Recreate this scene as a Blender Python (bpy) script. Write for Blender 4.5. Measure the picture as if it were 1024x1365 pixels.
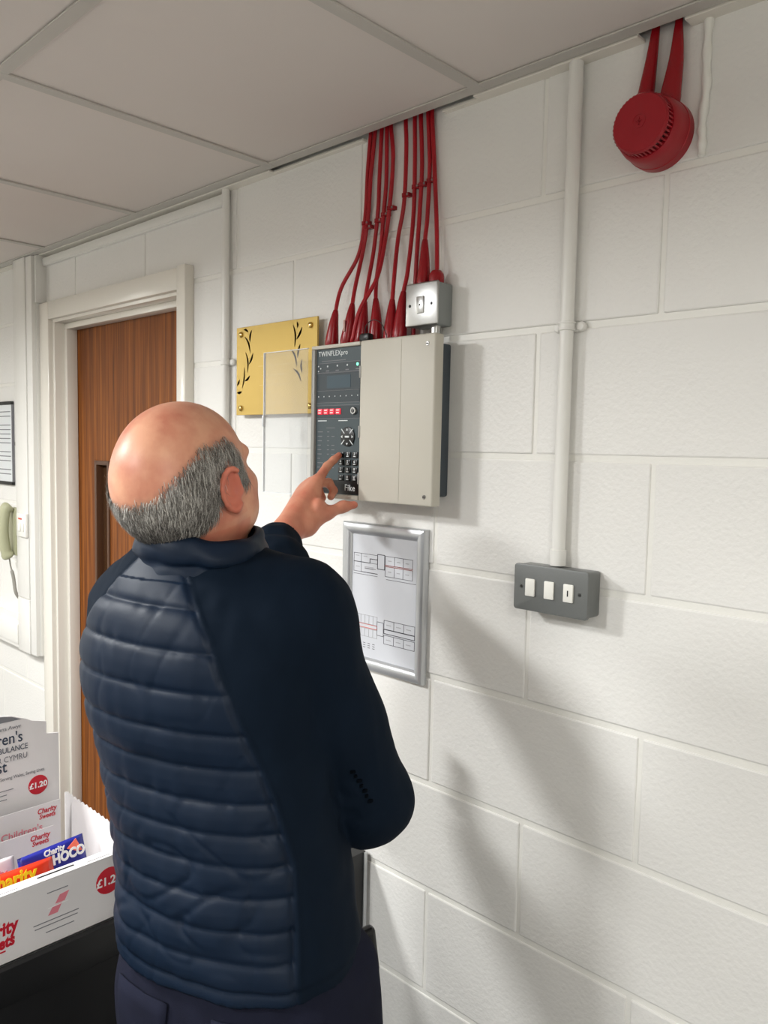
import bpy, bmesh, math, random
import numpy as np
from mathutils import Matrix, Vector, noise

for o in list(bpy.data.objects):
    bpy.data.objects.remove(o)
scn = bpy.context.scene
COL = scn.collection
random.seed(7)
rng = np.random.default_rng(11)

# ------------------------------------------------------------------ camera
F_PX = 1059.18                       # focal length for a 1024 x 1365 frame
YAW, PITCH, ROLL = -0.764813, -0.079549, 0.0200825
ZC = 1.575                           # height of the block joint nearest the lens
cam_loc = Vector((1.02078, -1.21303, ZC + 0.00977))
fw = Vector((math.sin(YAW) * math.cos(PITCH), math.cos(YAW) * math.cos(PITCH), math.sin(PITCH)))
rt = Vector((math.cos(YAW), -math.sin(YAW), 0))
up = rt.cross(fw)
r2 = rt * math.cos(ROLL) + up * math.sin(ROLL)
u2 = -rt * math.sin(ROLL) + up * math.cos(ROLL)
cd = bpy.data.cameras.new('camera')
cd.sensor_fit = 'HORIZONTAL'
cd.sensor_width = 36.0
cd.lens = 36.0 * F_PX / 1024
cd.clip_start = 0.02
camo = bpy.data.objects.new('camera', cd)
m = Matrix((r2, u2, -fw)).transposed().to_4x4()
m.translation = cam_loc
camo.matrix_world = m
COL.objects.link(camo)
scn.camera = camo

# ------------------------------------------------------------------ world and exposure
wd = bpy.data.worlds.new('world')
wd.use_nodes = True
wd.node_tree.nodes['Background'].inputs[0].default_value = (0.9, 0.95, 1, 1)
wd.node_tree.nodes['Background'].inputs[1].default_value = 0.05
scn.world = wd
scn.view_settings.view_transform = 'Standard'
scn.view_settings.look = 'None'
scn.view_settings.gamma = 1
scn.view_settings.use_curve_mapping = False
scn.view_settings.exposure = -0.31
PANEL_POWER = 20.0                   # watts of a light panel of weight 1
SPREAD = 171                         # louvred fittings: little light at grazing angles
LIGHTS = [(-1.02, -1.52, 3.25), (-0.191, -2.143, 2.75), (-2.591, -1.543, 1.3), (1.609, -1.543, 1.2)]

# ------------------------------------------------------------------ materials
def lin(c):
    return tuple(((v / 255) / 12.92 if v / 255 <= 0.04045 else ((v / 255 + 0.055) / 1.055) ** 2.4) for v in c) + (1,)

MATS = {}
def mat(name, rgb, rough=0.5, metal=0.0, bump=0.0, bscale=200.0, bdist=0.001, var=0.0, vscale=8.0, spec=0.5, coat=0.0,
        emit=None, estr=0.0, trans=0.0, sss=0.0, stretch=(1, 1, 1), alpha=1.0, ior=1.45, sheen=0.0, var_rgb=None, detail=4.0):
    if name in MATS:
        return MATS[name]
    mt = bpy.data.materials.new(name)
    mt.use_nodes = True
    nt = mt.node_tree
    b = nt.nodes['Principled BSDF']
    c = lin(rgb)
    b.inputs['Base Color'].default_value = c
    b.inputs['Roughness'].default_value = rough
    b.inputs['Metallic'].default_value = metal
    b.inputs['Specular IOR Level'].default_value = spec
    b.inputs['Coat Weight'].default_value = coat
    b.inputs['Transmission Weight'].default_value = trans
    b.inputs['Alpha'].default_value = alpha
    b.inputs['IOR'].default_value = ior
    b.inputs['Sheen Weight'].default_value = sheen
    if sss:
        b.inputs['Subsurface Weight'].default_value = sss
        b.inputs['Subsurface Radius'].default_value = (0.012, 0.005, 0.003)
        b.inputs['Subsurface Scale'].default_value = 0.6
    if emit:
        b.inputs['Emission Color'].default_value = lin(emit)
        b.inputs['Emission Strength'].default_value = estr
    if bump or var:
        tc = nt.nodes.new('ShaderNodeTexCoord')
        mp = nt.nodes.new('ShaderNodeMapping')
        mp.inputs['Scale'].default_value = stretch
        nt.links.new(tc.outputs['Object'], mp.inputs['Vector'])
    if bump:
        n = nt.nodes.new('ShaderNodeTexNoise')
        n.inputs['Scale'].default_value = bscale
        n.inputs['Detail'].default_value = detail
        nt.links.new(mp.outputs[0], n.inputs['Vector'])
        bp = nt.nodes.new('ShaderNodeBump')
        bp.inputs['Strength'].default_value = bump
        bp.inputs['Distance'].default_value = bdist
        nt.links.new(n.outputs['Fac'], bp.inputs['Height'])
        nt.links.new(bp.outputs[0], b.inputs['Normal'])
    if var:
        n2 = nt.nodes.new('ShaderNodeTexNoise')
        n2.inputs['Scale'].default_value = vscale
        n2.inputs['Detail'].default_value = 5
        nt.links.new(mp.outputs[0], n2.inputs['Vector'])
        mx = nt.nodes.new('ShaderNodeMix')
        mx.data_type = 'RGBA'
        mx.inputs[6].default_value = tuple(v * (1 - var) for v in c[:3]) + (1,)
        mx.inputs[7].default_value = lin(var_rgb) if var_rgb else tuple(min(1, v * (1 + var)) for v in c[:3]) + (1,)
        rp = nt.nodes.new('ShaderNodeMapRange')
        rp.inputs['From Min'].default_value = 0.32
        rp.inputs['From Max'].default_value = 0.68
        nt.links.new(n2.outputs['Fac'], rp.inputs['Value'])
        nt.links.new(rp.outputs[0], mx.inputs[0])
        nt.links.new(mx.outputs[2], b.inputs['Base Color'])
    MATS[name] = mt
    return mt

M_BLOCK = mat('white_painted_block', (233, 231, 226), 0.42, bump=0.55, bscale=120, bdist=0.0022, var=0.02, vscale=3, detail=6)
M_MORTAR = mat('white_painted_mortar', (236, 234, 227), 0.38, bump=0.4, bscale=150, bdist=0.0015)
M_PLASTER = mat('white_painted_plaster', (228, 225, 217), 0.6, bump=0.2, bscale=60, bdist=0.002)
M_TILE = mat('ceiling_tile_white', (222, 214, 207), 0.9, bump=0.15, bscale=300, bdist=0.001, var=0.02, vscale=2)
M_TEE = mat('ceiling_bar_paint', (196, 192, 184), 0.5)
M_VOID = mat('ceiling_void_dark', (30, 30, 30), 0.9)
M_GLOSS = mat('gloss_white_paint', (232, 227, 216), 0.18, bump=0.08, bscale=40, bdist=0.002)
M_PVC = mat('white_plastic', (232, 230, 224), 0.32, bump=0.05, bscale=90)
M_FLOOR = mat('floor_carpet', (88, 88, 92), 0.95, bump=0.4, bscale=600, bdist=0.003, var=0.15, vscale=300)
M_RED = mat('red_cable_sheath', (164, 15, 29), 0.36, bump=0.1, bscale=60, var=0.12, vscale=9)
M_REDR = mat('red_rubber_shroud', (146, 14, 25), 0.27, bump=0.08, bscale=80)
M_SOUND = mat('red_sounder_plastic', (156, 20, 33), 0.36)
M_SOUNDD = mat('dark_red_recess', (70, 20, 24), 0.6)
M_STEEL = mat('brushed_steel', (190, 190, 188), 0.3, metal=1.0, bump=0.1, bscale=80, stretch=(1, 1, 12))
M_SCREW = mat('screw_metal', (150, 148, 145), 0.3, metal=1.0)
M_DARK = mat('dark_hole', (20, 20, 20), 0.6)
M_GREY = mat('grey_metalclad_paint', (108, 110, 108), 0.38, bump=0.35, bscale=220, bdist=0.0006)
M_BOXG = mat('grey_cast_box', (138, 142, 140), 0.4, bump=0.2, bscale=200, bdist=0.0006)
M_COVER = mat('warm_grey_cover', (196, 191, 178), 0.45, bump=0.12, bscale=500, bdist=0.0004)
M_COVERG = mat('grey_cover_strip', (150, 148, 142), 0.4)
M_SLATE = mat('slate_back_box', (70, 78, 84), 0.5, bump=0.15, bscale=400, bdist=0.0004)
M_FACE = mat('slate_control_face', (62, 74, 78), 0.4)
M_FACED = mat('darker_control_band', (48, 58, 63), 0.4)
M_BLACK = mat('black_plastic', (16, 17, 18), 0.35)
M_BLACKF = mat('black_laminate', (20, 20, 21), 0.45, bump=0.1, bscale=300)
M_PRINTW = mat('pale_print', (215, 220, 220), 0.5)
M_LCD = mat('lcd_glass', (84, 98, 106), 0.15)
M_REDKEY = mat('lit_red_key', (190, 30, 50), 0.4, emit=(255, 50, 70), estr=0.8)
M_GREENLED = mat('green_led', (120, 240, 190), 0.3, emit=(120, 255, 190), estr=2.0)
M_BRASS = mat('satin_brass', (190, 162, 92), 0.40, metal=0.75, bump=0.05, bscale=20, stretch=(1, 1, 20))
M_BRASSH = mat('polished_brass', (228, 196, 120), 0.12, metal=1.0)
M_LEAF = mat('engraved_leaf_dark', (62, 46, 18), 0.5)
M_LEAFG = mat('engraved_leaf_gold', (150, 112, 44), 0.4, metal=0.6)
M_ALU = mat('satin_aluminium', (196, 198, 200), 0.34, metal=0.65, bump=0.04, bscale=50)
M_PAPER = mat('white_paper', (206, 208, 213), 0.35)
M_PAPERC = mat('certificate_paper', (222, 225, 226), 0.4)
M_INK = mat('grey_ink', (86, 84, 92), 0.6)
M_INKD = mat('dark_ink', (40, 36, 48), 0.6)
M_INKR = mat('red_ink', (208, 84, 70), 0.6)
M_INKP = mat('pale_ink', (170, 170, 174), 0.6)
M_CARD = mat('white_card', (222, 218, 217), 0.42, bump=0.08, bscale=30, bdist=0.003)
M_CARDB = mat('kraft_card_back', (150, 140, 132), 0.7)
M_REDPRINT = mat('red_print', (196, 24, 44), 0.4)
M_PINKPRINT = mat('pink_print', (222, 130, 142), 0.45)
M_GREYPRINT = mat('grey_print', (120, 120, 124), 0.5)
M_INKBLUE = mat('blue_black_print', (48, 60, 78), 0.5)
M_PKRED = mat('red_foil', (226, 62, 36), 0.2, var=0.15, vscale=14, bump=0.5, bscale=25, bdist=0.004)
M_PKBLUE = mat('blue_foil', (44, 48, 142), 0.22, bump=0.5, bscale=25, bdist=0.004)
M_PKWHITE = mat('white_foil', (232, 222, 224), 0.25, bump=0.5, bscale=25, bdist=0.004)
M_YELLOW = mat('yellow_print', (252, 206, 30), 0.4)
M_CORAL = mat('coral_print', (240, 116, 90), 0.4)
M_WHITEP = mat('white_print', (240, 238, 236), 0.4)
M_PHONE = mat('ivory_phone_plastic', (178, 178, 146), 0.35)
M_CORD = mat('grey_cord', (150, 146, 138), 0.5)
M_BEAD = mat('dark_brown_bead', (82, 52, 32), 0.4)  # own dark brown of the glazing bead round the vision slot
M_SLOTGLASS = mat('wired_glass_dark', (70, 46, 28), 0.1)
M_NAVYTROUSER = mat('navy_trouser_cloth', (24, 26, 40), 0.9, spec=0.15, bump=0.3, bscale=700, bdist=0.0006, var=0.12, vscale=25)
M_SHOE = mat('black_shoe_leather', (22, 21, 20), 0.4)
M_ROCKER = mat('white_rocker', (238, 236, 228), 0.25)
M_LAMP = mat('light_diffuser', (255, 255, 255), 0.5)

def light_mat(s):
    mt = bpy.data.materials.new('lit_diffuser')
    mt.use_nodes = True
    nt = mt.node_tree
    b = nt.nodes['Principled BSDF']
    b.inputs['Base Color'].default_value = (0.8, 0.8, 0.8, 1)
    b.inputs['Emission Color'].default_value = (0.985, 1.0, 1.0, 1)
    b.inputs['Emission Strength'].default_value = s
    return mt

def clear_mat():
    mt = bpy.data.materials.new('clear_acrylic')
    mt.use_nodes = True
    nt = mt.node_tree
    nt.nodes.clear()
    out = nt.nodes.new('ShaderNodeOutputMaterial')
    tr = nt.nodes.new('ShaderNodeBsdfTransparent')
    tr.inputs[0].default_value = (0.96, 0.97, 0.97, 1)
    gl = nt.nodes.new('ShaderNodeBsdfGlossy')
    gl.inputs['Roughness'].default_value = 0.06
    df = nt.nodes.new('ShaderNodeBsdfDiffuse')
    df.inputs[0].default_value = (0.86, 0.86, 0.9, 1)
    m1 = nt.nodes.new('ShaderNodeMixShader')
    m1.inputs[0].default_value = 0.10
    m2 = nt.nodes.new('ShaderNodeMixShader')
    nt.links.new(tr.outputs[0], m1.inputs[1])
    nt.links.new(df.outputs[0], m1.inputs[2])
    m2.inputs[0].default_value = 0.05
    nt.links.new(m1.outputs[0], m2.inputs[1])
    nt.links.new(gl.outputs[0], m2.inputs[2])
    nt.links.new(m2.outputs[0], out.inputs[0])
    return mt
M_CLEAR = clear_mat()

def wood_mat():
    mt = bpy.data.materials.new('brown_door_veneer')
    mt.use_nodes = True
    nt = mt.node_tree
    b = nt.nodes['Principled BSDF']
    tc = nt.nodes.new('ShaderNodeTexCoord')
    mp = nt.nodes.new('ShaderNodeMapping')
    mp.inputs['Scale'].default_value = (60, 60, 1.6)
    nt.links.new(tc.outputs['Object'], mp.inputs[0])
    n = nt.nodes.new('ShaderNodeTexNoise')
    n.inputs['Scale'].default_value = 1.0
    n.inputs['Detail'].default_value = 7
    n.inputs['Distortion'].default_value = 0.6
    nt.links.new(mp.outputs[0], n.inputs['Vector'])
    mp2 = nt.nodes.new('ShaderNodeMapping')
    mp2.inputs['Scale'].default_value = (260, 260, 6)
    nt.links.new(tc.outputs['Object'], mp2.inputs[0])
    n2 = nt.nodes.new('ShaderNodeTexNoise')
    n2.inputs['Scale'].default_value = 1.0
    n2.inputs['Detail'].default_value = 3
    nt.links.new(mp2.outputs[0], n2.inputs['Vector'])
    ad = nt.nodes.new('ShaderNodeMath')
    ad.operation = 'MULTIPLY_ADD'
    ad.inputs[1].default_value = 0.45
    nt.links.new(n2.outputs['Fac'], ad.inputs[0])
    nt.links.new(n.outputs['Fac'], ad.inputs[2])
    cr = nt.nodes.new('ShaderNodeValToRGB')
    cr.color_ramp.elements[0].position = 0.5
    cr.color_ramp.elements[0].color = lin((86, 42, 12))
    cr.color_ramp.elements[1].position = 0.92
    cr.color_ramp.elements[1].color = lin((150, 88, 34))
    e = cr.color_ramp.elements.new(0.7)
    e.color = lin((120, 66, 22))
    nt.links.new(ad.outputs[0], cr.inputs[0])
    nt.links.new(cr.outputs[0], b.inputs['Base Color'])
    b.inputs['Roughness'].default_value = 0.45
    b.inputs['Specular IOR Level'].default_value = 0.2
    return mt
M_WOOD = wood_mat()

def cloth_mat(name, rgb, rough, sheen, bscale, bump):
    return mat(name, rgb, rough, bump=bump, bscale=bscale, bdist=0.0006, sheen=sheen, var=0.06, vscale=14)
M_QUILT = cloth_mat('navy_quilted_nylon', (11, 26, 44), 0.5, 0.0, 900, 0.12)
M_QUILT.node_tree.nodes['Principled BSDF'].inputs['Specular IOR Level'].default_value = 0.24
M_SOFT = cloth_mat('dark_navy_softshell', (9, 21, 34), 0.8, 0.0, 1500, 0.2)
M_SOFT.node_tree.nodes['Principled BSDF'].inputs['Specular IOR Level'].default_value = 0.12

def jacket_mat():
    mt = M_QUILT.copy(); mt.name = 'navy_jacket_cloth'
    nt = mt.node_tree; b = nt.nodes['Principled BSDF']
    at = nt.nodes.new('ShaderNodeAttribute'); at.attribute_name = 'quilted'
    src = b.inputs['Base Color'].links[0].from_socket
    mx = nt.nodes.new('ShaderNodeMix'); mx.data_type = 'RGBA'
    mx.inputs[6].default_value = lin((9, 21, 34))
    nt.links.new(at.outputs['Fac'], mx.inputs[0]); nt.links.new(src, mx.inputs[7]); nt.links.new(mx.outputs[2], b.inputs['Base Color'])
    for sock, lo, hi in (('Roughness', 0.8, 0.5), ('Specular IOR Level', 0.12, 0.24)):
        r = nt.nodes.new('ShaderNodeMapRange'); r.inputs['To Min'].default_value = lo; r.inputs['To Max'].default_value = hi
        nt.links.new(at.outputs['Fac'], r.inputs['Value']); nt.links.new(r.outputs[0], b.inputs[sock])
    return mt
M_JACKET = jacket_mat()

# ------------------------------------------------------------------ geometry helpers
WLOC = {}                            # world location of every object that may parent others

def link(o, parent=None):
    COL.objects.link(o)
    if parent is not None:
        o.parent = parent
    return o

def thing(name, label, cat, loc, group=None, kind=None):
    o = bpy.data.objects.new(name, None)
    o.empty_display_size = 0.05
    o.location = loc
    COL.objects.link(o)
    WLOC[o.name] = Vector(loc)
    tag(o, label, cat, group, kind)
    return o

def tag(o, label=None, cat=None, group=None, kind=None):
    if label: o['label'] = label
    if cat: o['category'] = cat
    if group: o['group'] = group
    if kind: o['kind'] = kind
    return o

def finish(bm, name, mt, parent=None, smooth=False, loc=None, label=None):
    base = WLOC[parent.name] if parent is not None else Vector((0, 0, 0))
    if parent is None and loc is not None:
        base = Vector(loc)
    if base.length:
        bmesh.ops.translate(bm, verts=bm.verts, vec=-base)
    me = bpy.data.meshes.new(name)
    bm.normal_update()
    bm.to_mesh(me)
    bm.free()
    for mm in (mt if isinstance(mt, (list, tuple)) else [mt]):
        me.materials.append(mm)
    if smooth:
        fl = me.attributes.get('flat_face')
        flat = [False] * len(me.polygons)
        if fl: flat = [bool(d.value) for d in fl.data]
        me.polygons.foreach_set('use_smooth', [not f for f in flat])
        if smooth != 'all':
            me.set_sharp_from_angle(angle=math.radians(38))
    o = bpy.data.objects.new(name, me)
    link(o, parent)
    if parent is None:
        o.location = base
    WLOC[o.name] = base
    if label: o['label'] = label
    return o

def bx(bm, x0, x1, y0, y1, z0, z1, bev=0.0, seg=2, edges=None, midx=0):
    r = bmesh.ops.create_cube(bm, size=1.0)
    vs = r['verts']
    sx, sy, sz = abs(x1 - x0), abs(y1 - y0), abs(z1 - z0)
    c = Vector(((x0 + x1) / 2, (y0 + y1) / 2, (z0 + z1) / 2))
    for v in vs:
        v.co = Vector((v.co.x * sx, v.co.y * sy, v.co.z * sz)) + c
    if midx:
        for f in {f for v in vs for f in v.link_faces}:
            f.material_index = midx
    if bev:
        es = list({e for v in vs for e in v.link_edges})
        if edges == 'y':             # only the four edges that run along Y (rounded plate corners)
            es = [e for e in es if abs(e.verts[0].co.y - e.verts[1].co.y) > 1e-6]
        lay = bm.faces.layers.int.get('flat_face') or bm.faces.layers.int.new('flat_face')
        for f in {f for e in es for f in e.link_faces}:
            f[lay] = 1
        res = bmesh.ops.bevel(bm, geom=es, offset=bev, segments=seg, affect='EDGES', profile=0.5)
        for f in res['faces']:
            f.normal_update()
            f[lay] = 1 if max(abs(c) for c in f.normal) > 0.9995 else 0
    return bm

def box(name, mt, parent, *a, **k):
    sm = k.pop('smooth', True)
    lb = k.pop('label', None)
    bm = bmesh.new()
    bx(bm, *a, **k)
    return finish(bm, name, mt, parent, smooth=sm, label=lb)

def catmull(pts, n=6):
    P = [np.array(p, float) for p in pts]
    P = [2 * P[0] - P[1]] + P + [2 * P[-1] - P[-2]]
    out = []
    for i in range(1, len(P) - 2):
        for j in range(n):
            t = j / n
            a, b, c, d = P[i - 1], P[i], P[i + 1], P[i + 2]
            out.append(0.5 * (2 * b + (c - a) * t + (2 * a - 5 * b + 4 * c - d) * t * t + (3 * b - a - 3 * c + d) * t ** 3))
    out.append(P[-2])
    return [Vector(p) for p in out]

def tube(bm, pts, rad, n=10, cap=True):
    """swept circle; rad is a number or a list"""
    pts = [Vector(p) for p in pts]
    rads = rad if isinstance(rad, (list, tuple)) else [rad] * len(pts)
    t0 = (pts[1] - pts[0]).normalized()
    ref = Vector((0, 1, 0)) if abs(t0.y) < 0.9 else Vector((1, 0, 0))
    u = t0.cross(ref).normalized()
    rings = []
    for i, p in enumerate(pts):
        a = pts[max(0, i - 1)]
        b = pts[min(len(pts) - 1, i + 1)]
        t = (b - a).normalized()
        u = (u - t * u.dot(t)).normalized()
        v = t.cross(u)
        rings.append([bm.verts.new(p + (u * math.cos(2 * math.pi * k / n) + v * math.sin(2 * math.pi * k / n)) * rads[i]) for k in range(n)])
    for i in range(len(rings) - 1):
        for k in range(n):
            bm.faces.new((rings[i][k], rings[i][(k + 1) % n], rings[i + 1][(k + 1) % n], rings[i + 1][k]))
    if cap:
        bm.faces.new(rings[0][::-1])
        bm.faces.new(rings[-1])
    return bm

def lathe(bm, prof, center, axis='-y', n=32, midx=0):
    """prof: (radius, height) along the axis; poles closed with small discs"""
    c = Vector(center)
    def P(r, h, a):
        if axis == '-y': return c + Vector((r * math.cos(a), -h, r * math.sin(a)))
        if axis == 'z': return c + Vector((r * math.cos(a), r * math.sin(a), h))
        if axis == 'x': return c + Vector((h, r * math.cos(a), r * math.sin(a)))
    rings = [[bm.verts.new(P(r, h, 2 * math.pi * k / n)) for k in range(n)] for r, h in prof]
    fs = []
    for i in range(len(rings) - 1):
        for k in range(n):
            fs.append(bm.faces.new((rings[i][k], rings[i][(k + 1) % n], rings[i + 1][(k + 1) % n], rings[i + 1][k])))
    fs.append(bm.faces.new(rings[0][::-1]))
    fs.append(bm.faces.new(rings[-1]))
    for f in fs: f.material_index = midx
    bmesh.ops.recalc_face_normals(bm, faces=fs)
    return bm

def poly(bm, pts, vec):
    """extruded polygon"""
    a = [bm.verts.new(Vector(p)) for p in pts]
    b = [bm.verts.new(Vector(p) + Vector(vec)) for p in pts]
    n = len(a)
    fs = [bm.faces.new(a), bm.faces.new(b[::-1])]
    for i in range(n):
        fs.append(bm.faces.new((a[i], b[i], b[(i + 1) % n], a[(i + 1) % n])))
    bmesh.ops.recalc_face_normals(bm, faces=fs)
    return bm

def text(name, body, size, origin, mt, parent, face='-y', align='LEFT', ext=0.0003, squash=1.0, bold=0.0, slant=0.0, tilt=0.0, space=1.0):
    c = bpy.data.curves.new('txt', 'FONT')
    c.body = body
    c.size = size
    c.align_x = align
    c.extrude = ext
    c.offset = bold
    c.shear = slant
    c.space_character = space
    c.resolution_u = 3
    t = bpy.data.objects.new('txt', c)
    COL.objects.link(t)
    bpy.context.view_layer.update()
    me = bpy.data.meshes.new_from_object(t.evaluated_get(bpy.context.evaluated_depsgraph_get()))
    bpy.data.objects.remove(t)
    if face == '-y':
        R = Matrix.Rotation(math.pi / 2, 4, 'X')
    elif face == '+x':
        R = Matrix.Rotation(math.pi / 2, 4, 'Z') @ Matrix.Rotation(math.pi / 2, 4, 'X')
    else:
        R = face.to_4x4()
    base = WLOC[parent.name]
    me.transform(Matrix.Translation(Vector(origin) - base) @ R @ Matrix.Rotation(tilt, 4, 'Z') @ Matrix.Diagonal((squash, 1, 1, 1)))
    me.name = name
    me.materials.clear()
    me.materials.append(mt)
    o = bpy.data.objects.new(name, me)
    link(o, parent)
    WLOC[o.name] = base
    return o

def disc(name, mt, parent, c, r, h, axis='-y', n=20):
    bm = bmesh.new()
    lathe(bm, [(r, 0), (r, h * 0.7), (r * 0.9, h), (r * 0.001 + 1e-5, h)], c, axis, n)
    return finish(bm, name, mt, parent, smooth=True)

# ------------------------------------------------------------------ the room shell
XL, XR, YF, ZTOP = -2.9, 1.9, -3.6, 2.62
CEIL = ZC + 0.655
DX0, DX1, DZ = -1.775, -0.90, ZC + 0.455        # structural door opening

def struct(name, bm, mt, smooth=False):
    o = finish(bm, name, mt, None, smooth=smooth)
    o['kind'] = 'structure'
    return o

bm = bmesh.new(); bx(bm, XL, XR, YF, 1.0, -0.1, 0)
struct('floor', bm, M_FLOOR)
bm = bmesh.new()
bx(bm, XL, DX0, 0.0028, 0.11, 0, ZTOP); bx(bm, DX1, XR, 0.0028, 0.11, 0, ZTOP); bx(bm, DX0, DX1, 0.0028, 0.11, DZ, ZTOP)
wall = struct('wall_back', bm, M_MORTAR)
bm = bmesh.new(); bx(bm, XL - 0.1, XL, YF, 1.0, 0, ZTOP); struct('wall_left', bm, M_PLASTER)
bm = bmesh.new(); bx(bm, XR, XR + 0.1, YF, 1.0, 0, ZTOP); struct('wall_right', bm, M_PLASTER)
bm = bmesh.new(); bx(bm, XL - 0.1, XR + 0.1, YF - 0.1, YF, 0, ZTOP); struct('wall_front', bm, M_PLASTER)
bm = bmesh.new(); bx(bm, XL, XR, 0.9, 1.0, 0, ZTOP); struct('wall_corridor', bm, M_PLASTER)

# concrete blocks, 440 x 215 mm, each its own object
_block = {}
def block_mesh(w):
    k = round(w, 3)
    if k not in _block:
        b = bmesh.new()
        bx(b, -w / 2 - 0.001, w / 2 + 0.001, 0, 0.06, -0.1070, 0.1070, bev=0.0030, seg=2)
        me = bpy.data.meshes.new('block')
        b.to_mesh(me); b.free()
        me.materials.append(M_BLOCK)
        _block[k] = me
    return _block[k]

for k in range(-7, 4):
    zc = ZC + 0.225 * k + 0.1125
    even_top = (k + 1) % 2 == 0
    off = 0.0 if even_top else 0.225
    for i in range(-8, 6):
        x0, x1 = off + 0.45 * i + 0.005, off + 0.45 * (i + 1) - 0.005
        x0, x1 = max(x0, XL), min(x1, XR)
        parts = [(x0, x1)]
        if zc - 0.11 < DZ - 0.02:
            parts = [(x0, min(x1, DX0)), (max(x0, DX1), x1)]
        for a, b in parts:
            if b - a < 0.03: continue
            o = bpy.data.objects.new('block', block_mesh(b - a))
            o.location = ((a + b) / 2, random.uniform(-0.0006, 0.0006), zc)
            o.rotation_euler = (random.uniform(-0.002, 0.002), 0, random.uniform(-0.0015, 0.0015))
            link(o, wall)

# suspended ceiling: backing slab, tiles and bars
bm = bmesh.new(); bx(bm, XL, XR, YF, 1.0, ZTOP, ZTOP + 0.1)
ceil = struct('ceiling', bm, M_VOID)
teeX = [0.109 + 0.6 * n for n in range(-5, 4)]
teeY = [-0.0425 - 0.6 * n for n in range(0, 6)]
tile_me = {}
def tile_mesh(w, d):
    k = (round(w, 3), round(d, 3))
    if k not in tile_me:
        b = bmesh.new(); bx(b, -w / 2, w / 2, -d / 2, d / 2, 0, 0.015, bev=0.001, seg=1)
        me = bpy.data.meshes.new('ceiling_tile'); b.to_mesh(me); b.free(); me.materials.append(M_TILE)
        tile_me[k] = me
    return tile_me[k]
xs = [XL] + [x for x in teeX if XL < x < XR] + [XR]
ys = teeY + [YF]
for i in range(len(xs) - 1):
    for j in range(len(ys) - 1):
        a, b, c, d = xs[i] + 0.006, xs[i + 1] - 0.006, ys[j + 1] + 0.006, ys[j] - 0.006
        if d - c < 0.05 or b - a < 0.02: continue
        key = (round((a + b) / 2, 2), round((c + d) / 2, 2))
        o = bpy.data.objects.new('ceiling_tile', tile_mesh(b - a, d - c))
        o.location = ((a + b) / 2, (c + d) / 2, CEIL + 0.003)
        link(o, ceil)
for x in teeX:
    if XL < x < XR:
        bm = bmesh.new(); bx(bm, x - 0.012, x + 0.012, YF, -0.030, CEIL - 0.0015, CEIL + 0.0025, bev=0.0006, seg=1)
        bx(bm, x - 0.001, x + 0.001, YF, -0.030, CEIL, CEIL + 0.03)
        finish(bm, 'ceiling_bar', M_TEE, ceil)
for j, y in enumerate(teeY):
    h = 0.0130 if j == 0 else 0.012
    bm = bmesh.new(); bx(bm, XL, XR, y - h, y + h, CEIL - 0.001, CEIL + 0.002, bev=0.0006, seg=1)
    bx(bm, XL, XR, y - 0.001, y + 0.001, CEIL, CEIL + 0.03)
    finish(bm, 'ceiling_bar', M_TEE, ceil)
# wall batten closing the ceiling edge, left open where the cables drop through
for k, (a, b, f) in enumerate([(XL, -0.515, -0.0265), (-0.515, -0.215, -0.0120), (0.0, 0.085, -0.0120), (0.085, 0.405, -0.0265), (0.405, 0.478, -0.0005), (0.478, XR, -0.0265)]):
    if f > -0.001: continue
    bm = bmesh.new(); bx(bm, a, b, f, 0.003, CEIL - 0.003, CEIL + 0.003, bev=0.001, seg=1)
    o = struct('trim_%d' % (k + 1), bm, M_GLOSS)

# square surface-mounted ceiling lights
for k, (x, y, s) in enumerate(LIGHTS):
    nm = ['square ceiling light out from the red cables and the door', 'square ceiling light deepest in the room behind the viewer',
          'square ceiling light on the wall telephone side of the room', 'square ceiling light beside the viewer near the plain side wall'][k]
    t = thing('ceiling_light', nm, 'light', (x, y, CEIL - 0.03), 'square lights on the suspended ceiling')
    bm = bmesh.new()
    for (a, b, c, d) in ((-.165, .165, -.165, -.15), (-.165, .165, .15, .165), (-.165, -.15, -.15, .15), (.15, .165, -.15, .15)):
        bx(bm, x + a, x + b, y + c, y + d, CEIL - 0.03, CEIL - 0.0015)
    finish(bm, 'frame', M_TEE, t)
    box('diffuser', light_mat(0.8), t, x - .1495, x + .1495, y - .1495, y + .1495, CEIL - 0.022, CEIL - 0.004, smooth=False)
    la = bpy.data.lights.new('lamp', 'AREA')
    la.shape = 'SQUARE'; la.size = 0.28; la.energy = PANEL_POWER * s
    la.spread = math.radians(SPREAD)
    la.color = (0.985, 1.0, 1.0)
    lo = bpy.data.objects.new('lamp', la)
    lo.location = (0, 0, 0.006)
    link(lo, t)

# ------------------------------------------------------------------ door
D = thing('door_1', 'brown wood veneer door in a white gloss frame', 'door', (-1.34, 0.05, 0), kind='structure')
AZ = ZC + 0.43                        # underside of the head architrave
box('architrave', M_GLOSS, D, -1.815, -1.742, -0.022, 0.002, 0, AZ + 0.06, bev=0.004)
box('architrave', M_GLOSS, D, -0.915, -0.872, -0.028, 0.002, 0, AZ + 0.062, bev=0.003)
box('architrave', M_GLOSS, D, -1.742, -0.915, -0.022, 0.002, AZ, AZ + 0.06, bev=0.003)
bm = bmesh.new()
bx(bm, -1.778, -1.728, -0.006, 0.115, 0, AZ - 0.008, bev=0.002); bx(bm, -0.925, -0.89, -0.006, 0.115, 0, AZ - 0.008, bev=0.002)
bx(bm, -1.778, -0.89, -0.006, 0.115, AZ - 0.010, AZ + 0.025, bev=0.002)
finish(bm, 'frame_lining', M_GLOSS, D, smooth=True)
bm = bmesh.new()
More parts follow.
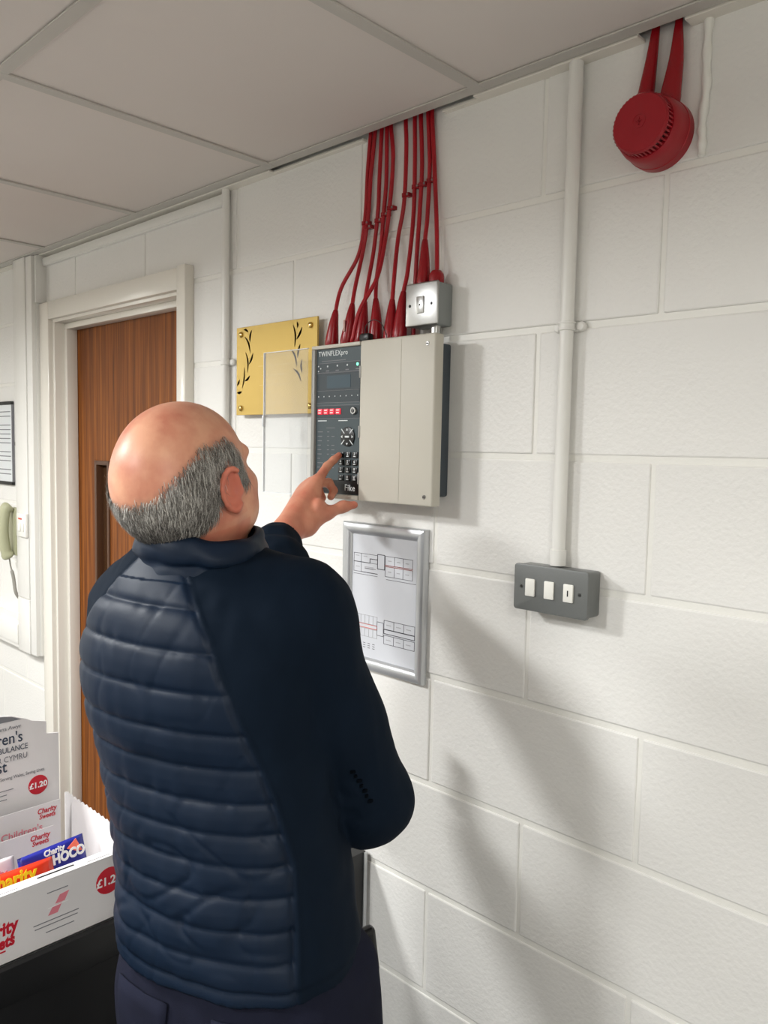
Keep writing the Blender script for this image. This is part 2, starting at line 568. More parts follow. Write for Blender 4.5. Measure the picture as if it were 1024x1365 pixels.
bx(bm, -1.728, -1.708, 0.028, 0.0665, 0, AZ - 0.028, bev=0.002); bx(bm, -0.945, -0.925, 0.028, 0.0665, 0, AZ - 0.028, bev=0.002)
bx(bm, -1.728, -0.925, 0.028, 0.0665, AZ - 0.030, AZ - 0.0101, bev=0.002)
finish(bm, 'door_stop', M_GLOSS, D, smooth=True)
SX0, SX1, SZ0, SZ1 = -1.572, -1.492, 0.55, ZC - 0.062
bm = bmesh.new()
LZ1 = AZ - 0.013
bx(bm, -1.7255, SX0, 0.068, 0.112, 0.006, LZ1); bx(bm, SX1, -0.928, 0.068, 0.112, 0.006, LZ1)
bx(bm, SX0, SX1, 0.068, 0.112, SZ1, LZ1); bx(bm, SX0, SX1, 0.068, 0.112, 0.006, SZ0)
leaf = finish(bm, 'door_leaf', M_WOOD, D)
bm = bmesh.new()
bx(bm, SX0 - 0.012, SX0 + 0.003, 0.062, 0.1, SZ0 - 0.012, SZ1 + 0.012, bev=0.002); bx(bm, SX1 - 0.003, SX1 + 0.010, 0.062, 0.1, SZ0 - 0.012, SZ1 + 0.012, bev=0.002)
bx(bm, SX0, SX1, 0.062, 0.1, SZ1 - 0.003, SZ1 + 0.012, bev=0.002); bx(bm, SX0, SX1, 0.062, 0.1, SZ0 - 0.012, SZ0 + 0.003, bev=0.002)
finish(bm, 'glazing_bead', M_BEAD, leaf, smooth=True, label='dark brown bead round a narrow vision slot')
box('pane', M_SLOTGLASS, leaf, SX0, SX1, 0.088, 0.093, SZ0, SZ1, smooth=False)
box('metal_strip', M_STEEL, leaf, SX1 - 0.016, SX1 - 0.012, 0.080, 0.088, SZ0, SZ1)

# ------------------------------------------------------------------ fixtures on the block wall
def conduit(label, x, z0, z1, r, clips, coupler=None, loc_z=None):
    t = thing('conduit', label, 'conduit', (x, 0, z0))
    bm = bmesh.new(); tube(bm, [(x, -r - 0.003, z0), (x, -r - 0.003, z1)], r, 20)
    finish(bm, 'pipe', M_PVC, t, smooth=True)
    if coupler:
        bm = bmesh.new(); lathe(bm, [(r + 0.0022, 0), (r + 0.0022, coupler - 0.001), (r + 0.0010, coupler)], (x, -r - 0.003, z0), 'z', 20)
        finish(bm, 'coupler', M_PVC, t, smooth=True)
    for z in clips:
        bm = bmesh.new()
        # saddle strap round the pipe, on an oval base with two ears
        bx(bm, x - r - 0.012, x + r + 0.012, -0.005, 0.0, z - 0.009, z + 0.009, bev=0.004, seg=2)
        for s in (-1, 1):
            lathe(bm, [(0.0085, 0), (0.0085, 0.006), (0.006, 0.009), (0.0001, 0.0095)], (x + s * (r + 0.010), 0, z), '-y', 14)
        for dz in (-0.007, 0.004):
            lathe(bm, [(r + 0.0003, 0), (r + 0.0028, 0.0008), (r + 0.0028, 0.0036), (r + 0.0003, 0.0044)], (x, -r - 0.003, z + dz), 'z', 20)
        lathe(bm, [(r + 0.0015, -0.004), (r + 0.0015, 0.006)], (x, -r - 0.003, z), 'z', 20)
        finish(bm, 'saddle_clip', M_PVC, t, smooth=True)
    return t

conduit('white round conduit rising from the grey triple switch to the ceiling', 0.292, ZC - 0.186, CEIL + 0.005, 0.0118, [ZC + 0.222], coupler=0.028)
conduit('white round conduit between the door frame and the brass plaque', -0.706, 0.9, CEIL + 0.005, 0.0100, [ZC + 0.222])

# painted-over pipe stub by the sounder
bm = bmesh.new()
pp = catmull([(0.506, -0.002, CEIL + 0.005), (0.505, -0.003, CEIL - 0.05), (0.507, -0.0035, CEIL - 0.1), (0.503, -0.003, CEIL - 0.15), (0.505, -0.0045, CEIL - 0.175), (0.504, -0.001, CEIL - 0.2)], 6)
tube(bm, pp, [0.0065 + 0.0012 * math.sin(i * 1.3) for i in range(len(pp) - 1)] + [0.003], 12)
o = finish(bm, 'pipe_stub', M_MORTAR, None, smooth=True, loc=(0.505, 0, CEIL - 0.2))
tag(o, 'lumpy white painted pipe stub on the wall beside the red sounder', 'pipe')

# slim trunking under the ceiling above the door
t = thing('mini_trunking', 'thin white trunking running above the door under the ceiling', 'trunking', (-1.26, 0, ZC + 0.62))
box('base', M_PVC, t, -1.80, -0.7165, -0.012, 0.002, ZC + 0.618, ZC + 0.646, bev=0.0015)
box('lid', M_PVC, t, -1.80, -0.7165, -0.0145, -0.0115, ZC + 0.621, ZC + 0.643, bev=0.001)

# vertical and dado trunking left of the door
t = thing('wall_trunking', 'broad white vertical trunking between the telephone and the door frame', 'trunking', (-1.89, 0, ZC - 0.765))
box('base', M_PVC, t, -1.975, -1.82, -0.045, 0.002, ZC - 0.762, CEIL - 0.002, bev=0.002)
box('lid', M_PVC, t, -1.967, -1.865, -0.050, -0.0445, ZC - 0.56, CEIL - 0.002, bev=0.002)
box('lid', M_PVC, t, -1.967, -1.865, -0.050, -0.0445, ZC - 0.762, ZC - 0.563, bev=0.002)
box('side_channel', M_PVC, t, -1.8195, -1.8155, -0.03, 0.0, ZC - 0.762, CEIL - 0.002)
t = thing('wall_trunking', 'short white trunking piece above the door frame corner', 'trunking', (-1.80, 0, AZ + 0.06))
box('base', M_PVC, t, -1.8148, -1.801, -0.034, 0.002, AZ + 0.062, CEIL - 0.002, bev=0.002)
box('lid', M_PVC, t, -1.8130, -1.803, -0.036, -0.0335, AZ + 0.062, CEIL - 0.002, bev=0.001)
t = thing('dado_trunking', 'white horizontal dado trunking below the wall telephone', 'trunking', (-2.4, 0, ZC - 0.76))
box('base', M_PVC, t, XL + 0.01, -1.976, -0.045, 0.002, ZC - 0.760, ZC - 0.655, bev=0.002)
box('lid', M_PVC, t, XL + 0.01, -1.976, -0.050, -0.0445, ZC - 0.745, ZC - 0.670, bev=0.002)

# switch plate on the trunking
t = thing('fused_switch_plate', 'small white switch plate with a red mark on the vertical trunking', 'switch', (-1.903, -0.05, ZC - 0.335))
box('plate', M_ROCKER, t, -1.945, -1.862, -0.060, -0.0501, ZC - 0.335, ZC - 0.249, bev=0.003)
box('rocker', M_ROCKER, t, -1.925, -1.905, -0.064, -0.0595, ZC - 0.315, ZC - 0.285, bev=0.002)
box('red_mark', M_INKR, t, -1.925, -1.895, -0.0607, -0.0599, ZC - 0.272, ZC - 0.266)
box('fuse_carrier', M_ROCKER, t, -1.893, -1.877, -0.063, -0.0595, ZC - 0.315, ZC - 0.285, bev=0.002)

# wall telephone
px = -2.052
t = thing('wall_telephone', 'ivory wall telephone handset hanging beside the vertical trunking', 'telephone', (px, 0, ZC - 0.43))
box('cradle', M_PHONE, t, px - 0.045, px + 0.030, -0.035, -0.0003, ZC - 0.42, ZC - 0.24, bev=0.008)
bm = bmesh.new()
hp = catmull([(px + 0.01, -0.045, ZC - 0.232), (px + 0.01, -0.062, ZC - 0.25), (px + 0.01, -0.070, ZC - 0.31), (px + 0.01, -0.068, ZC - 0.36), (px + 0.01, -0.060, ZC - 0.405), (px + 0.01, -0.048, ZC - 0.425)], 5)
tube(bm, hp, [0.018, 0.022, 0.023, 0.023, 0.022] + [0.019] * (len(hp) - 10) + [0.022, 0.023, 0.023, 0.021, 0.016], 14)
finish(bm, 'handset', M_PHONE, t, smooth=True)
bm = bmesh.new()
cp = catmull([(px + 0.010, -0.050, ZC - 0.424), (px + 0.012, -0.046, ZC - 0.46), (px + 0.020, -0.040, ZC - 0.50), (px + 0.03, -0.035, ZC - 0.56), (px + 0.03, -0.012, ZC - 0.58), (px + 0.01, -0.004, ZC - 0.50), (px - 0.01, -0.006, ZC - 0.421)], 6)
tube(bm, cp, [0.003 if i < 9 else 0.0065 if i < 22 else 0.004 for i in range(len(cp))], 8)
finish(bm, 'cord', M_CORD, t, smooth=True)

# certificate with black hanging bars, at the edge of the view
t = thing('wall_certificate', 'printed certificate with black bars above the wall telephone', 'poster', (-2.23, 0, ZC - 0.15))
cx0, cx1 = -2.40, -2.105
box('paper', M_PAPERC, t, cx0, cx1, -0.0085, -0.0011, ZC - 0.150, ZC + 0.152, smooth=False)
for z in (ZC + 0.148, ZC - 0.158):
    box('hanging_bar', M_BLACK, t, cx0 - 0.004, cx1 + 0.004, -0.013, -0.001, z, z + 0.013, bev=0.002)
box('edge_strip', M_GREYPRINT, t, cx1, cx1 + 0.003, -0.0095, -0.001, ZC - 0.147, ZC + 0.15)
bm = bmesh.new()
for i, w in enumerate([.2, .24, .0, .22, .25, .16, .24, .2, .0, .23, .24, .12, .0, .2, .24]):
    if w: bx(bm, cx1 - 0.02 - w, cx1 - 0.012, -0.0090, -0.0084, ZC + 0.12 - i * 0.017, ZC + 0.1235 - i * 0.017)
finish(bm, 'printed_lines', M_GREYPRINT, t)

# ------------------------------------------------------------------ grey triple switch
t = thing('triple_switch', 'grey metal surface box with three white rockers under the conduit', 'switch', (0.297, 0, ZC - 0.266))
sx0, sx1, sz0, sz1 = 0.2235, 0.3695, ZC - 0.2675, ZC - 0.1865
box('back_box', M_GREY, t, sx0 + 0.002, sx1 - 0.002, -0.040, -0.0003, sz0 + 0.002, sz1 - 0.002, bev=0.004, seg=3)
bm = bmesh.new(); bx(bm, sx0, sx1, -0.046, -0.0395, sz0, sz1, bev=0.0055, seg=4, edges='y')
es = [e for e in bm.edges if abs(e.verts[0].co.y + 0.046) < 1e-5 and abs(e.verts[1].co.y + 0.046) < 1e-5]
bmesh.ops.bevel(bm, geom=es, offset=0.0018, segments=2, affect='EDGES', profile=0.5)
finish(bm, 'front_plate', M_GREY, t, smooth=True)
for i, x in enumerate((0.2585, 0.2965, 0.334)):
    o = box('rocker', M_ROCKER, t, x - 0.0095, x + 0.0095, -0.0500, -0.0455, ZC - 0.2415, ZC - 0.2105, bev=0.0018)
    if i == 2:
        box('keyhole', M_DARK, o, x - 0.001, x + 0.001, -0.0506, -0.0498, ZC - 0.231, ZC - 0.221)
for x in (0.2395, 0.3545):
    o = disc('screw', M_SCREW, t, (x, -0.0455, ZC - 0.226), 0.0030, 0.0016, n=14)
    box('slot', M_DARK, o, x - 0.0022, x + 0.0022, -0.0474, -0.0469, ZC - 0.2264, ZC - 0.2256)

# ------------------------------------------------------------------ floor plan in a snap frame
t = thing('floor_plan_frame', 'silver snap frame holding a printed floor plan below the alarm panel', 'frame', (-0.135, 0, ZC - 0.47))
fx0, fx1, fz0, fz1, fb = -0.256, -0.014, ZC - 0.470, ZC - 0.151, 0.026
def frame_rail(a, b, c, d):
    """mitred rail with a rounded profile between outer corners a,b and inner corners d,c"""
    bm = bmesh.new()
    prof = [(0.0, -0.001), (0.0, -0.010), (0.10, -0.0145), (0.3, -0.0165), (0.55, -0.0165), (0.8, -0.0135), (0.95, -0.0085), (1.0, -0.006), (1.0, -0.001)]
    A, B, C2, D2 = map(Vector, (a, b, c, d))
    r1 = [bm.verts.new(A.lerp(D2, u) + Vector((0, y, 0))) for u, y in prof]
    r2_ = [bm.verts.new(B.lerp(C2, u) + Vector((0, y, 0))) for u, y in prof]
    fs = [bm.faces.new((r1[i], r2_[i], r2_[i + 1], r1[i + 1])) for i in range(len(prof) - 1)]
    fs += [bm.faces.new(r1), bm.faces.new(r2_[::-1]), bm.faces.new((r1[0], r1[-1], r2_[-1], r2_[0]))]
    bmesh.ops.recalc_face_normals(bm, faces=fs)
    finish(bm, 'frame_rail', M_ALU, t, smooth=True)
O = [(fx0, 0, fz1), (fx1, 0, fz1), (fx1, 0, fz0), (fx0, 0, fz0)]
I = [(fx0 + fb, 0, fz1 - fb), (fx1 - fb, 0, fz1 - fb), (fx1 - fb, 0, fz0 + fb), (fx0 + fb, 0, fz0 + fb)]
for i in range(4):
    j = (i + 1) % 4
    frame_rail(O[i], O[j], I[j], I[i])
sheet = box('plan_sheet', M_PAPER, t, fx0 + fb - 0.003, fx1 - fb + 0.003, -0.0055, -0.0012, fz0 + fb - 0.003, fz1 - fb + 0.003, smooth=False)
PW, PH = fx1 - fx0 - 2 * fb, fz1 - fz0 - 2 * fb
def plan(name, mt, rects, lw, fill=()):
    bm = bmesh.new()
    def ln(u0, v0, u1, v1):
        X0, X1 = fx0 + fb + u0 * PW, fx0 + fb + u1 * PW
        Z0, Z1 = fz1 - fb - v0 * PH, fz1 - fb - v1 * PH
        bx(bm, min(X0, X1) - lw / 2, max(X0, X1) + lw / 2, -0.0059, -0.0054, min(Z0, Z1) - lw / 2, max(Z0, Z1) + lw / 2)
    for r in rects: ln(*r)
    return finish(bm, name, mt, sheet)
def rect(u0, v0, u1, v1):
    return [(u0, v0, u1, v0), (u0, v1, u1, v1), (u0, v0, u0, v1), (u1, v0, u1, v1)]
G = rect(.02, .155, .40, .225) + rect(.02, .225, .14, .305) + rect(.52, .150, .93, .222) + rect(.52, .232, .93, .312)
G += [(.14, .155, .14, .225), (.66, .15, .66, .222), (.79, .15, .79, .222), (.66, .232, .66, .312), (.79, .232, .79, .312), (.54, .335, .98, .335), (.02, .325, .40, .325)]
G += [(.2 + .03 * i, .27, .37, .27) for i in range(1)]
plan('upper_plan_walls', M_INK, G, 0.0009)
plan('upper_plan_corridors', M_INKD, rect(.40, .145, .51, .262) + [(.02, .225, .28, .225), (.28, .19, .28, .225), (.28, .19, .4, .19), (.14, .305, .40, .305)], 0.0014)
plan('upper_plan_routes', M_INKR, [(.52, .222, .93, .222), (.52, .232, .93, .232)], 0.0013)
G = rect(.02, .655, .41, .725) + rect(.02, .765, .41, .83) + [(.02 + .065 * i, .655, .02 + .065 * i, .725) for i in range(1, 6)] + [(.02 + .065 * i, .765, .02 + .065 * i, .83) for i in range(1, 6)]
plan('lower_plan_rooms', M_INKP, G, 0.0009)
plan('lower_plan_walls', M_INK, rect(.41, .69, .51, .80) + rect(.52, .665, .98, .735) + rect(.52, .785, .98, .855) + [(.67, .665, .67, .735), (.82, .665, .82, .735), (.67, .785, .67, .855), (.82, .785, .82, .855)], 0.0010)
plan('lower_plan_corridor', M_INKD, rect(.52, .738, .98, .772), 0.0013)
plan('lower_plan_routes', M_INKR, rect(.03, .728, .41, .758), 0.0013)
plan('small_labels', M_INKP, [(.05 + .13 * i, .175, .10 + .13 * i, .175) for i in range(2)] + [(.57 + .13 * i, .185, .61 + .13 * i, .185) for i in range(3)] + [(.57 + .13 * i, .272, .61 + .13 * i, .272) for i in range(3)] + [(.56 + .15 * i, .70, .62 + .15 * i, .70) for i in range(3)] + [(.56 + .15 * i, .82, .62 + .15 * i, .82) for i in range(3)] + [(.06, .265, .11, .265), (.2, .26, .33, .26), (.2, .275, .33, .275)], 0.0016)
plan('key_symbols', M_INK, [(.12 + .075 * i, .885 + .018 * j, .15 + .075 * i, .885 + .018 * j) for i in range(4) for j in range(3)], 0.0012)

# ------------------------------------------------------------------ brass plaque
t = thing('brass_plaque', 'square brass plaque with a laurel wreath beside the alarm panel', 'plaque', (-0.49, 0, ZC + 0.086))
bx0, bx1, bz0, bz1 = -0.645, -0.340, ZC + 0.086, ZC + 0.302
plq = box('plate', M_BRASS, t, bx0, bx1, -0.0215, -0.0165, bz0, bz1, bev=0.0008, seg=1)
for x in (bx0 + 0.019, bx1 - 0.023):
    for z in (bz0 + 0.017, bz1 - 0.018):
        bm = bmesh.new()
        lathe(bm, [(0.0045, 0), (0.0045, 0.0205), (0.0072, 0.0207), (0.0068, 0.0245), (0.0045, 0.0268), (0.0001, 0.0275)], (x, 0, z), '-y', 18)
        finish(bm, 'standoff_stud', M_BRASSH, t, smooth=True)
def leaf_stroke(px0, py0, px1, py1, w, bend):
    """curved engraved leaf, end points in plaque millimetres from its top edge corner"""
    A = Vector((bx0 + px0 * 0.001, -0.0217, bz1 - py0 * 0.001)); B = Vector((bx0 + px1 * 0.001, -0.0217, bz1 - py1 * 0.001))
    d = B - A
    nrm = Vector((-d.z, 0, d.x)).normalized()
    bm = bmesh.new()
    n = 8
    L_, R_ = [], []
    for i in range(n + 1):
        u = i / n
        c = A + d * u + nrm * bend * math.sin(math.pi * u) * d.length
        ww = w * math.sin(math.pi * (0.08 + 0.84 * u)) * 0.5
        L_.append(bm.verts.new(c + nrm * ww)); R_.append(bm.verts.new(c - nrm * ww))
    fs = [bm.faces.new((L_[i], L_[i + 1], R_[i + 1], R_[i])) for i in range(n)]
    bmesh.ops.solidify(bm, geom=fs, thickness=0.0006)
    bmesh.ops.recalc_face_normals(bm, faces=bm.faces)
    return bm
LV = [(30, 6, 48, 14, .12, 1), (62, 10, 55, 38, -.10, 0), (34, 24, 56, 66, .14, 1), (38, 62, 46, 112, .12, 1), (68, 66, 52, 92, .08, 0), (32, 98, 24, 150, .10, 1),
      (56, 120, 36, 132, .1, 0), (14, 128, 3, 142, .05, 0), (4, 160, 22, 158, -.1, 0),
      (220, 12, 226, 62, .12, 1), (234, 6, 236, 20, .1, 1), (252, 20, 233, 46, .06, 0), (212, 66, 234, 108, .14, 1), (246, 58, 237, 88, -.06, 0),
      (222, 112, 250, 142, .14, 1), (252, 92, 253, 124, -.08, 1)]
for a in LV:
    bm = leaf_stroke(a[0], a[1], a[2], a[3], 0.0066 if not a[5] else 0.0058, a[4] * 0.9)
    finish(bm, 'laurel_leaf', M_LEAF if not a[5] else M_LEAFG, plq)
bm = bmesh.new()
for i, (w, z) in enumerate(((0.11, 0.075), (0.13, 0.098), (0.10, 0.121), (0.12, 0.144))):
    bx(bm, -0.49 - w / 2, -0.49 + w / 2, -0.0218, -0.0214, bz1 - z - 0.002, bz1 - z)
finish(bm, 'faint_lettering', mat('worn_brass_lettering', (196, 170, 108), 0.5, metal=0.5), plq)

# ------------------------------------------------------------------ fire alarm panel
PX0, PX1, PZ0, PZ1, PY = -0.296, 0.053, ZC - 0.0985, ZC + 0.2265, -0.076
PM = -0.1465                          # border between control side and plain cover
t = thing('fire_alarm_panel', 'grey fire alarm control panel with a keypad and an opened clear door', 'alarm panel', (-0.12, 0, PZ0))
PANEL = t
box('back_box', M_SLATE, t, -0.276, 0.030, -0.062, -0.0003, ZC - 0.082, ZC + 0.2135, bev=0.004)
bm = bmesh.new()
bx(bm, PM, PX1, PY, -0.050, PZ0, PZ1, bev=0.004, seg=3)
cov = finish(bm, 'cover', M_COVER, t, smooth=True)
bm = bmesh.new()
bx(bm, -0.033, -0.0322, PY - 0.0006, PY + 0.001, PZ0 + 0.006, PZ1 - 0.006)
finish(bm, 'cover_ridge', M_COVER, cov)
for z in (PZ1 - 0.019, PZ0 + 0.018):
    o = disc('cover_screw', M_SCREW, cov, (0.034, PY + 0.0010, z), 0.0042, 0.0022, n=16)
    disc('screw_recess', M_DARK, cov, (0.034, PY + 0.0032, z), 0.0028, 0.0003, n=12) if False else None
    box('screw_slot', M_DARK, cov, 0.0312, 0.0368, PY - 0.0016, PY - 0.0008, z - 0.0009, z + 0.0009)
for z in (ZC + 0.176, ZC + 0.055, ZC - 0.04):
    box('finger_catch', M_COVERG, cov, PM - 0.001, PM + 0.004, PY - 0.0012, PY + 0.002, z - 0.024, z + 0.0, bev=0.001)
# control side: rim and recessed face
bm = bmesh.new()
bx(bm, PX0, PM - 0.001, PY, -0.05, PZ1 - 0.0085, PZ1 - 0.001, bev=0.0015)
finish(bm, 'control_rim', M_COVER, t, smooth=True)
box('control_rim', M_COVER, t, PX0, PM - 0.001, PY, -0.05, PZ0 + 0.001, PZ0 + 0.0105, bev=0.0015)
box('hinge_post', M_COVERG, t, PX0, PX0 + 0.0105, PY, -0.05, PZ0 + 0.0108, PZ1 - 0.0088, bev=0.0015)
FY = -0.0700
KX0, KX1, KZ0, KZ1 = PX0 + 0.0108, PM - 0.0012, PZ0 + 0.0108, PZ1 - 0.0088
face = box('control_face', M_FACE, t, KX0, KX1, FY, -0.052, KZ0, KZ1, smooth=False)
KW, KH = KX1 - KX0, KZ1 - KZ0
def K(u, v): return KX0 + u * KW, KZ1 - v * KH
def fbox(name, mt, u0, v0, u1, v1, h=0.0008, bev=0.0, parent=face):
    (a, b), (c, d) = K(u0, v0), K(u1, v1)
    return box(name, mt, parent, a, c, FY - h, FY + 0.0004, d, b, bev=bev)
fbox('printed_band', M_FACED, 0.02, 0.098, 0.98, 0.162)
fbox('printed_band', M_FACED, 0.02, 0.17, 0.98, 0.285)
scr = fbox('display_screen', M_LCD, 0.25, 0.185, 0.78, 0.272, 0.0014)
fbox('printed_band', M_FACED, 0.02, 0.292, 0.98, 0.37)
fbox('printed_band', M_FACED, 0.02, 0.395, 0.98, 0.475)
fbox('printed_band', M_BLACK, 0.02, 0.905, 0.98, 0.995, 0.0008)
bm = bmesh.new()
for v in (0.098, 0.162, 0.167, 0.288, 0.371, 0.390, 0.48):
    a, z = K(0.03, v); b, _ = K(0.97, v)
    bx(bm, a, b, FY - 0.0011, FY - 0.0003, z - 0.0004, z + 0.0004)
finish(bm, 'ruled_lines', M_GREYPRINT, face)
text('brand_lettering', 'TWINFLEXpro', 0.0150, (KX0 + 0.006, FY - 0.0004, KZ1 - 0.0150), M_PRINTW, face, squash=0.92, bold=0.0001, space=1.06)
bm = bmesh.new(); a, z = K(0.12, 0.083); bx(bm, a, a + 0.075, FY - 0.0008, FY - 0.0003, z - 0.0008, z + 0.0006)
finish(bm, 'small_print', M_GREYPRINT, face)
for i in range(4):
    x, z = K(0.26 + 0.22 * i, 0.120)
    lm = M_GREENLED if i == 3 else M_PRINTW
    disc('indicator', lm, face, (x, FY, z), 0.0021 if i < 3 else 0.0034, 0.0012, n=10)
    bm = bmesh.new(); bx(bm, x - 0.005, x + 0.005, FY - 0.0011, FY - 0.0006, z - 0.0105, z - 0.0085); finish(bm, 'indicator_caption', M_GREYPRINT, face)
for (u, v) in ((.05, .115), (.05, .15), (.1, .132)):
    x, z = K(u, v); disc('indicator', M_PRINTW, face, (x, FY, z), 0.0017, 0.0012, n=8)
for i in range(8):
    x, z = K(0.06 + 0.125 * i, 0.327)
    disc('zone_indicator', M_PRINTW, face, (x, FY, z), 0.0015, 0.0012, n=8)
for i in range(4):
    u = 0.055 + 0.137 * i
    kb = fbox('red_key', M_REDKEY, u, 0.412, u + 0.107, 0.452, 0.0030, 0.0012)
    x, z = K(u + 0.02, 0.424)
    bm = bmesh.new()
    for dz in (0, -0.0055): bx(bm, x, x + 0.0085, FY - 0.0034, FY - 0.0028, z - 0.0008 + dz, z + 0.0016 + dz)
    finish(bm, 'key_caption', M_WHITEP, kb)
x, z = K(0.87, 0.43)
lk = disc('key_lock', M_STEEL, face, (x, FY, z), 0.0078, 0.006, n=20)
disc('lock_core', M_BLACK, lk, (x, FY - 0.0055, z), 0.0045, 0.001, n=14)
box('lock_slot', M_STEEL, lk, x - 0.0006, x + 0.0006, FY - 0.0072, FY - 0.0062, z - 0.003, z + 0.003)
for v in (0.495,):
    a, z = K(0.05, v)
    bm = bmesh.new(); bx(bm, a, a + 0.028, FY - 0.0008, FY - 0.0003, z - 0.0009, z + 0.0009)
    finish(bm, 'heading_print', M_PRINTW, face); bm = bmesh.new()
    a, _ = K(0.52, v); bx(bm, a, a + 0.028, FY - 0.0008, FY - 0.0003, z - 0.0009, z + 0.0009)
    finish(bm, 'heading_print', M_PRINTW, face)
bm = bmesh.new()
for i in range(11):
    a, z = K(0.05, 0.572 + 0.031 * i)
    w = [.016, .014, .013, .010, .012, .013, .008, .018, .009, .010, .019][i]
    bx(bm, a, a + w, FY - 0.0008, FY - 0.0003, z - 0.0008, z + 0.0008)
    if i < 6:
        a, _ = K(0.27, 0); bx(bm, a, a + 0.006, FY - 0.0008, FY - 0.0003, z - 0.0008, z + 0.0008)
    if i in (1, 3, 4, 5, 6, 8):
        a, _ = K(0.37, 0); bx(bm, a, a + 0.009, FY - 0.0008, FY - 0.0003, z - 0.0008, z + 0.0008)
a, z = K(0.25, 0.545); bx(bm, a, a + 0.027, FY - 0.0008, FY - 0.0003, z - 0.0006, z + 0.0006)
finish(bm, 'menu_print', M_GREYPRINT, face)
# round arrow pad
x, z = K(0.735, 0.605)
pad = disc('arrow_pad', M_BLACK, face, (x, FY, z), 0.0205, 0.0030, n=28)
bm = bmesh.new()
for s in (-1, 1):
    for s2 in (-1, 1):
        poly(bm, [(x + s * 0.0075, FY - 0.0028, z + s2 * 0.0075), (x + s * 0.0165, FY - 0.0028, z + s2 * 0.0165), (x + s * 0.0178, FY - 0.0028, z + s2 * 0.0152), (x + s * 0.0087, FY - 0.0028, z + s2 * 0.0063)], (0, -0.0007, 0))
for (dx, dz, ax, az) in ((0, .015, 0, 1), (0, -.015, 0, -1), (.016, 0, 1, 0), (-.016, 0, -1, 0)):
    poly(bm, [(x + dx + ax * .0025 - 0, FY - 0.0028, z + dz + az * .0025), (x + dx - ax * .002 + az * .003, FY - 0.0028, z + dz - az * .002 - ax * .003), (x + dx - ax * .002 - az * .003, FY - 0.0028, z + dz - az * .002 + ax * .003)], (0, -0.0007, 0))
bx(bm, x - 0.006, x + 0.006, FY - 0.0036, FY - 0.0028, z - 0.0018, z + 0.0018)
finish(bm, 'pad_print', M_PRINTW, pad)
for r in range(4):
    for c in range(3):
        u, v = 0.545 + 0.15 * c, 0.708 + 0.0525 * r
        kb = fbox('number_key', M_BLACK, u, v, u + 0.115, v + 0.040, 0.0028, 0.001)
        x, z = K(u + 0.057, v)
        lab = [['1', '2', '3'], ['4', '5', '6'], ['7', '8', '9'], ['*', '0', '#']][r][c]
        text('key_digit', lab, 0.0078, (x, FY - 0.0031, z - 0.0065), M_PRINTW, kb, align='CENTER', ext=0.0002, bold=0.0002)
        bm = bmesh.new(); bx(bm, x - 0.0034, x + 0.0034, FY - 0.0033, FY - 0.0026, z - 0.0100, z - 0.0082); finish(bm, 'key_letters', M_PRINTW, kb)
text('maker_lettering', 'Fike', 0.0185, (KX0 + 0.094, FY - 0.0012, KZ0 + 0.0085), M_PRINTW, face, squash=0.95, bold=0.0001, space=1.1)
# clear door folded back against the wall side
dr = box('clear_door', M_CLEAR, t, PX0 - 0.152, PX0 - 0.001, PY - 0.010, PY - 0.007, PZ0 + 0.004, PZ1 - 0.006, bev=0.0008, seg=1, label='clear acrylic door folded open')
bm = bmesh.new()
dx0, dx1, dz0, dz1 = PX0 - 0.1535, PX0 - 0.001, PZ0 + 0.003, PZ1 - 0.005
bx(bm, dx0, dx0 + 0.0016, PY - 0.011, PY - 0.0055, dz0, dz1); bx(bm, dx0, dx1, PY - 0.011, PY - 0.0055, dz1 - 0.0014, dz1); bx(bm, dx0, dx1, PY - 0.011, PY - 0.0055, dz0, dz0 + 0.0014)
finish(bm, 'door_edge', mat('clear_edge', (228, 230, 232), 0.15, spec=0.8), dr)
box('door_catch', mat('clear_catch', (214, 216, 218), 0.2), dr, dx0 + 0.001, dx0 + 0.007, PY - 0.016, PY - 0.009, ZC + 0.055, ZC + 0.080, bev=0.0015)

# black gland and thin wire loop on top of the panel
t = thing('black_cable_gland', 'small black gland with a thin looping wire on top of the alarm panel', 'cable gland', (-0.153, -0.045, PZ1))
box('gland_body', M_BLACK, t, -0.166, -0.138, -0.062, -0.046, PZ1 - 0.0003, PZ1 + 0.017, bev=0.004)
bm = bmesh.new()
tube(bm, catmull([(-0.150, -0.060, PZ1 + 0.015), (-0.142, -0.064, PZ1 + 0.032), (-0.120, -0.066, PZ1 + 0.040), (-0.098, -0.066, PZ1 + 0.031), (-0.088, -0.062, PZ1 + 0.010), (-0.087, -0.060, PZ1 + 0.0006)], 6), 0.0009, 6)
finish(bm, 'wire_loop', M_BLACK, t, smooth=True)

# ------------------------------------------------------------------ key switch box above the panel
t = thing('key_switch_box', 'small steel faced key switch box standing on top of the alarm panel', 'switch', (-0.005, 0, ZC + 0.245))
kx0, kx1, kz0, kz1 = -0.0475, 0.0350, ZC + 0.246, ZC + 0.3285
box('cast_box', M_BOXG, t, kx0 + 0.001, kx1 - 0.005, -0.046, -0.0003, kz0 + 0.001, kz1 - 0.001, bev=0.004, seg=3)
pl = box('steel_plate', M_STEEL, t, kx0, kx1, -0.052, -0.0455, kz0, kz1, bev=0.0035, seg=3)
box('centre_rocker', M_STEEL, pl, -0.0165, 0.0015, -0.0545, -0.0515, ZC + 0.270, ZC + 0.302, bev=0.0012)
disc('keyhole', M_DARK, pl, (-0.0075, -0.0544, ZC + 0.286), 0.0020, 0.0004, n=12)
for x in (-0.035, 0.020):
    o = disc('screw', M_DARK, pl, (x, -0.0518, ZC + 0.286), 0.0030, 0.0009, n=14)
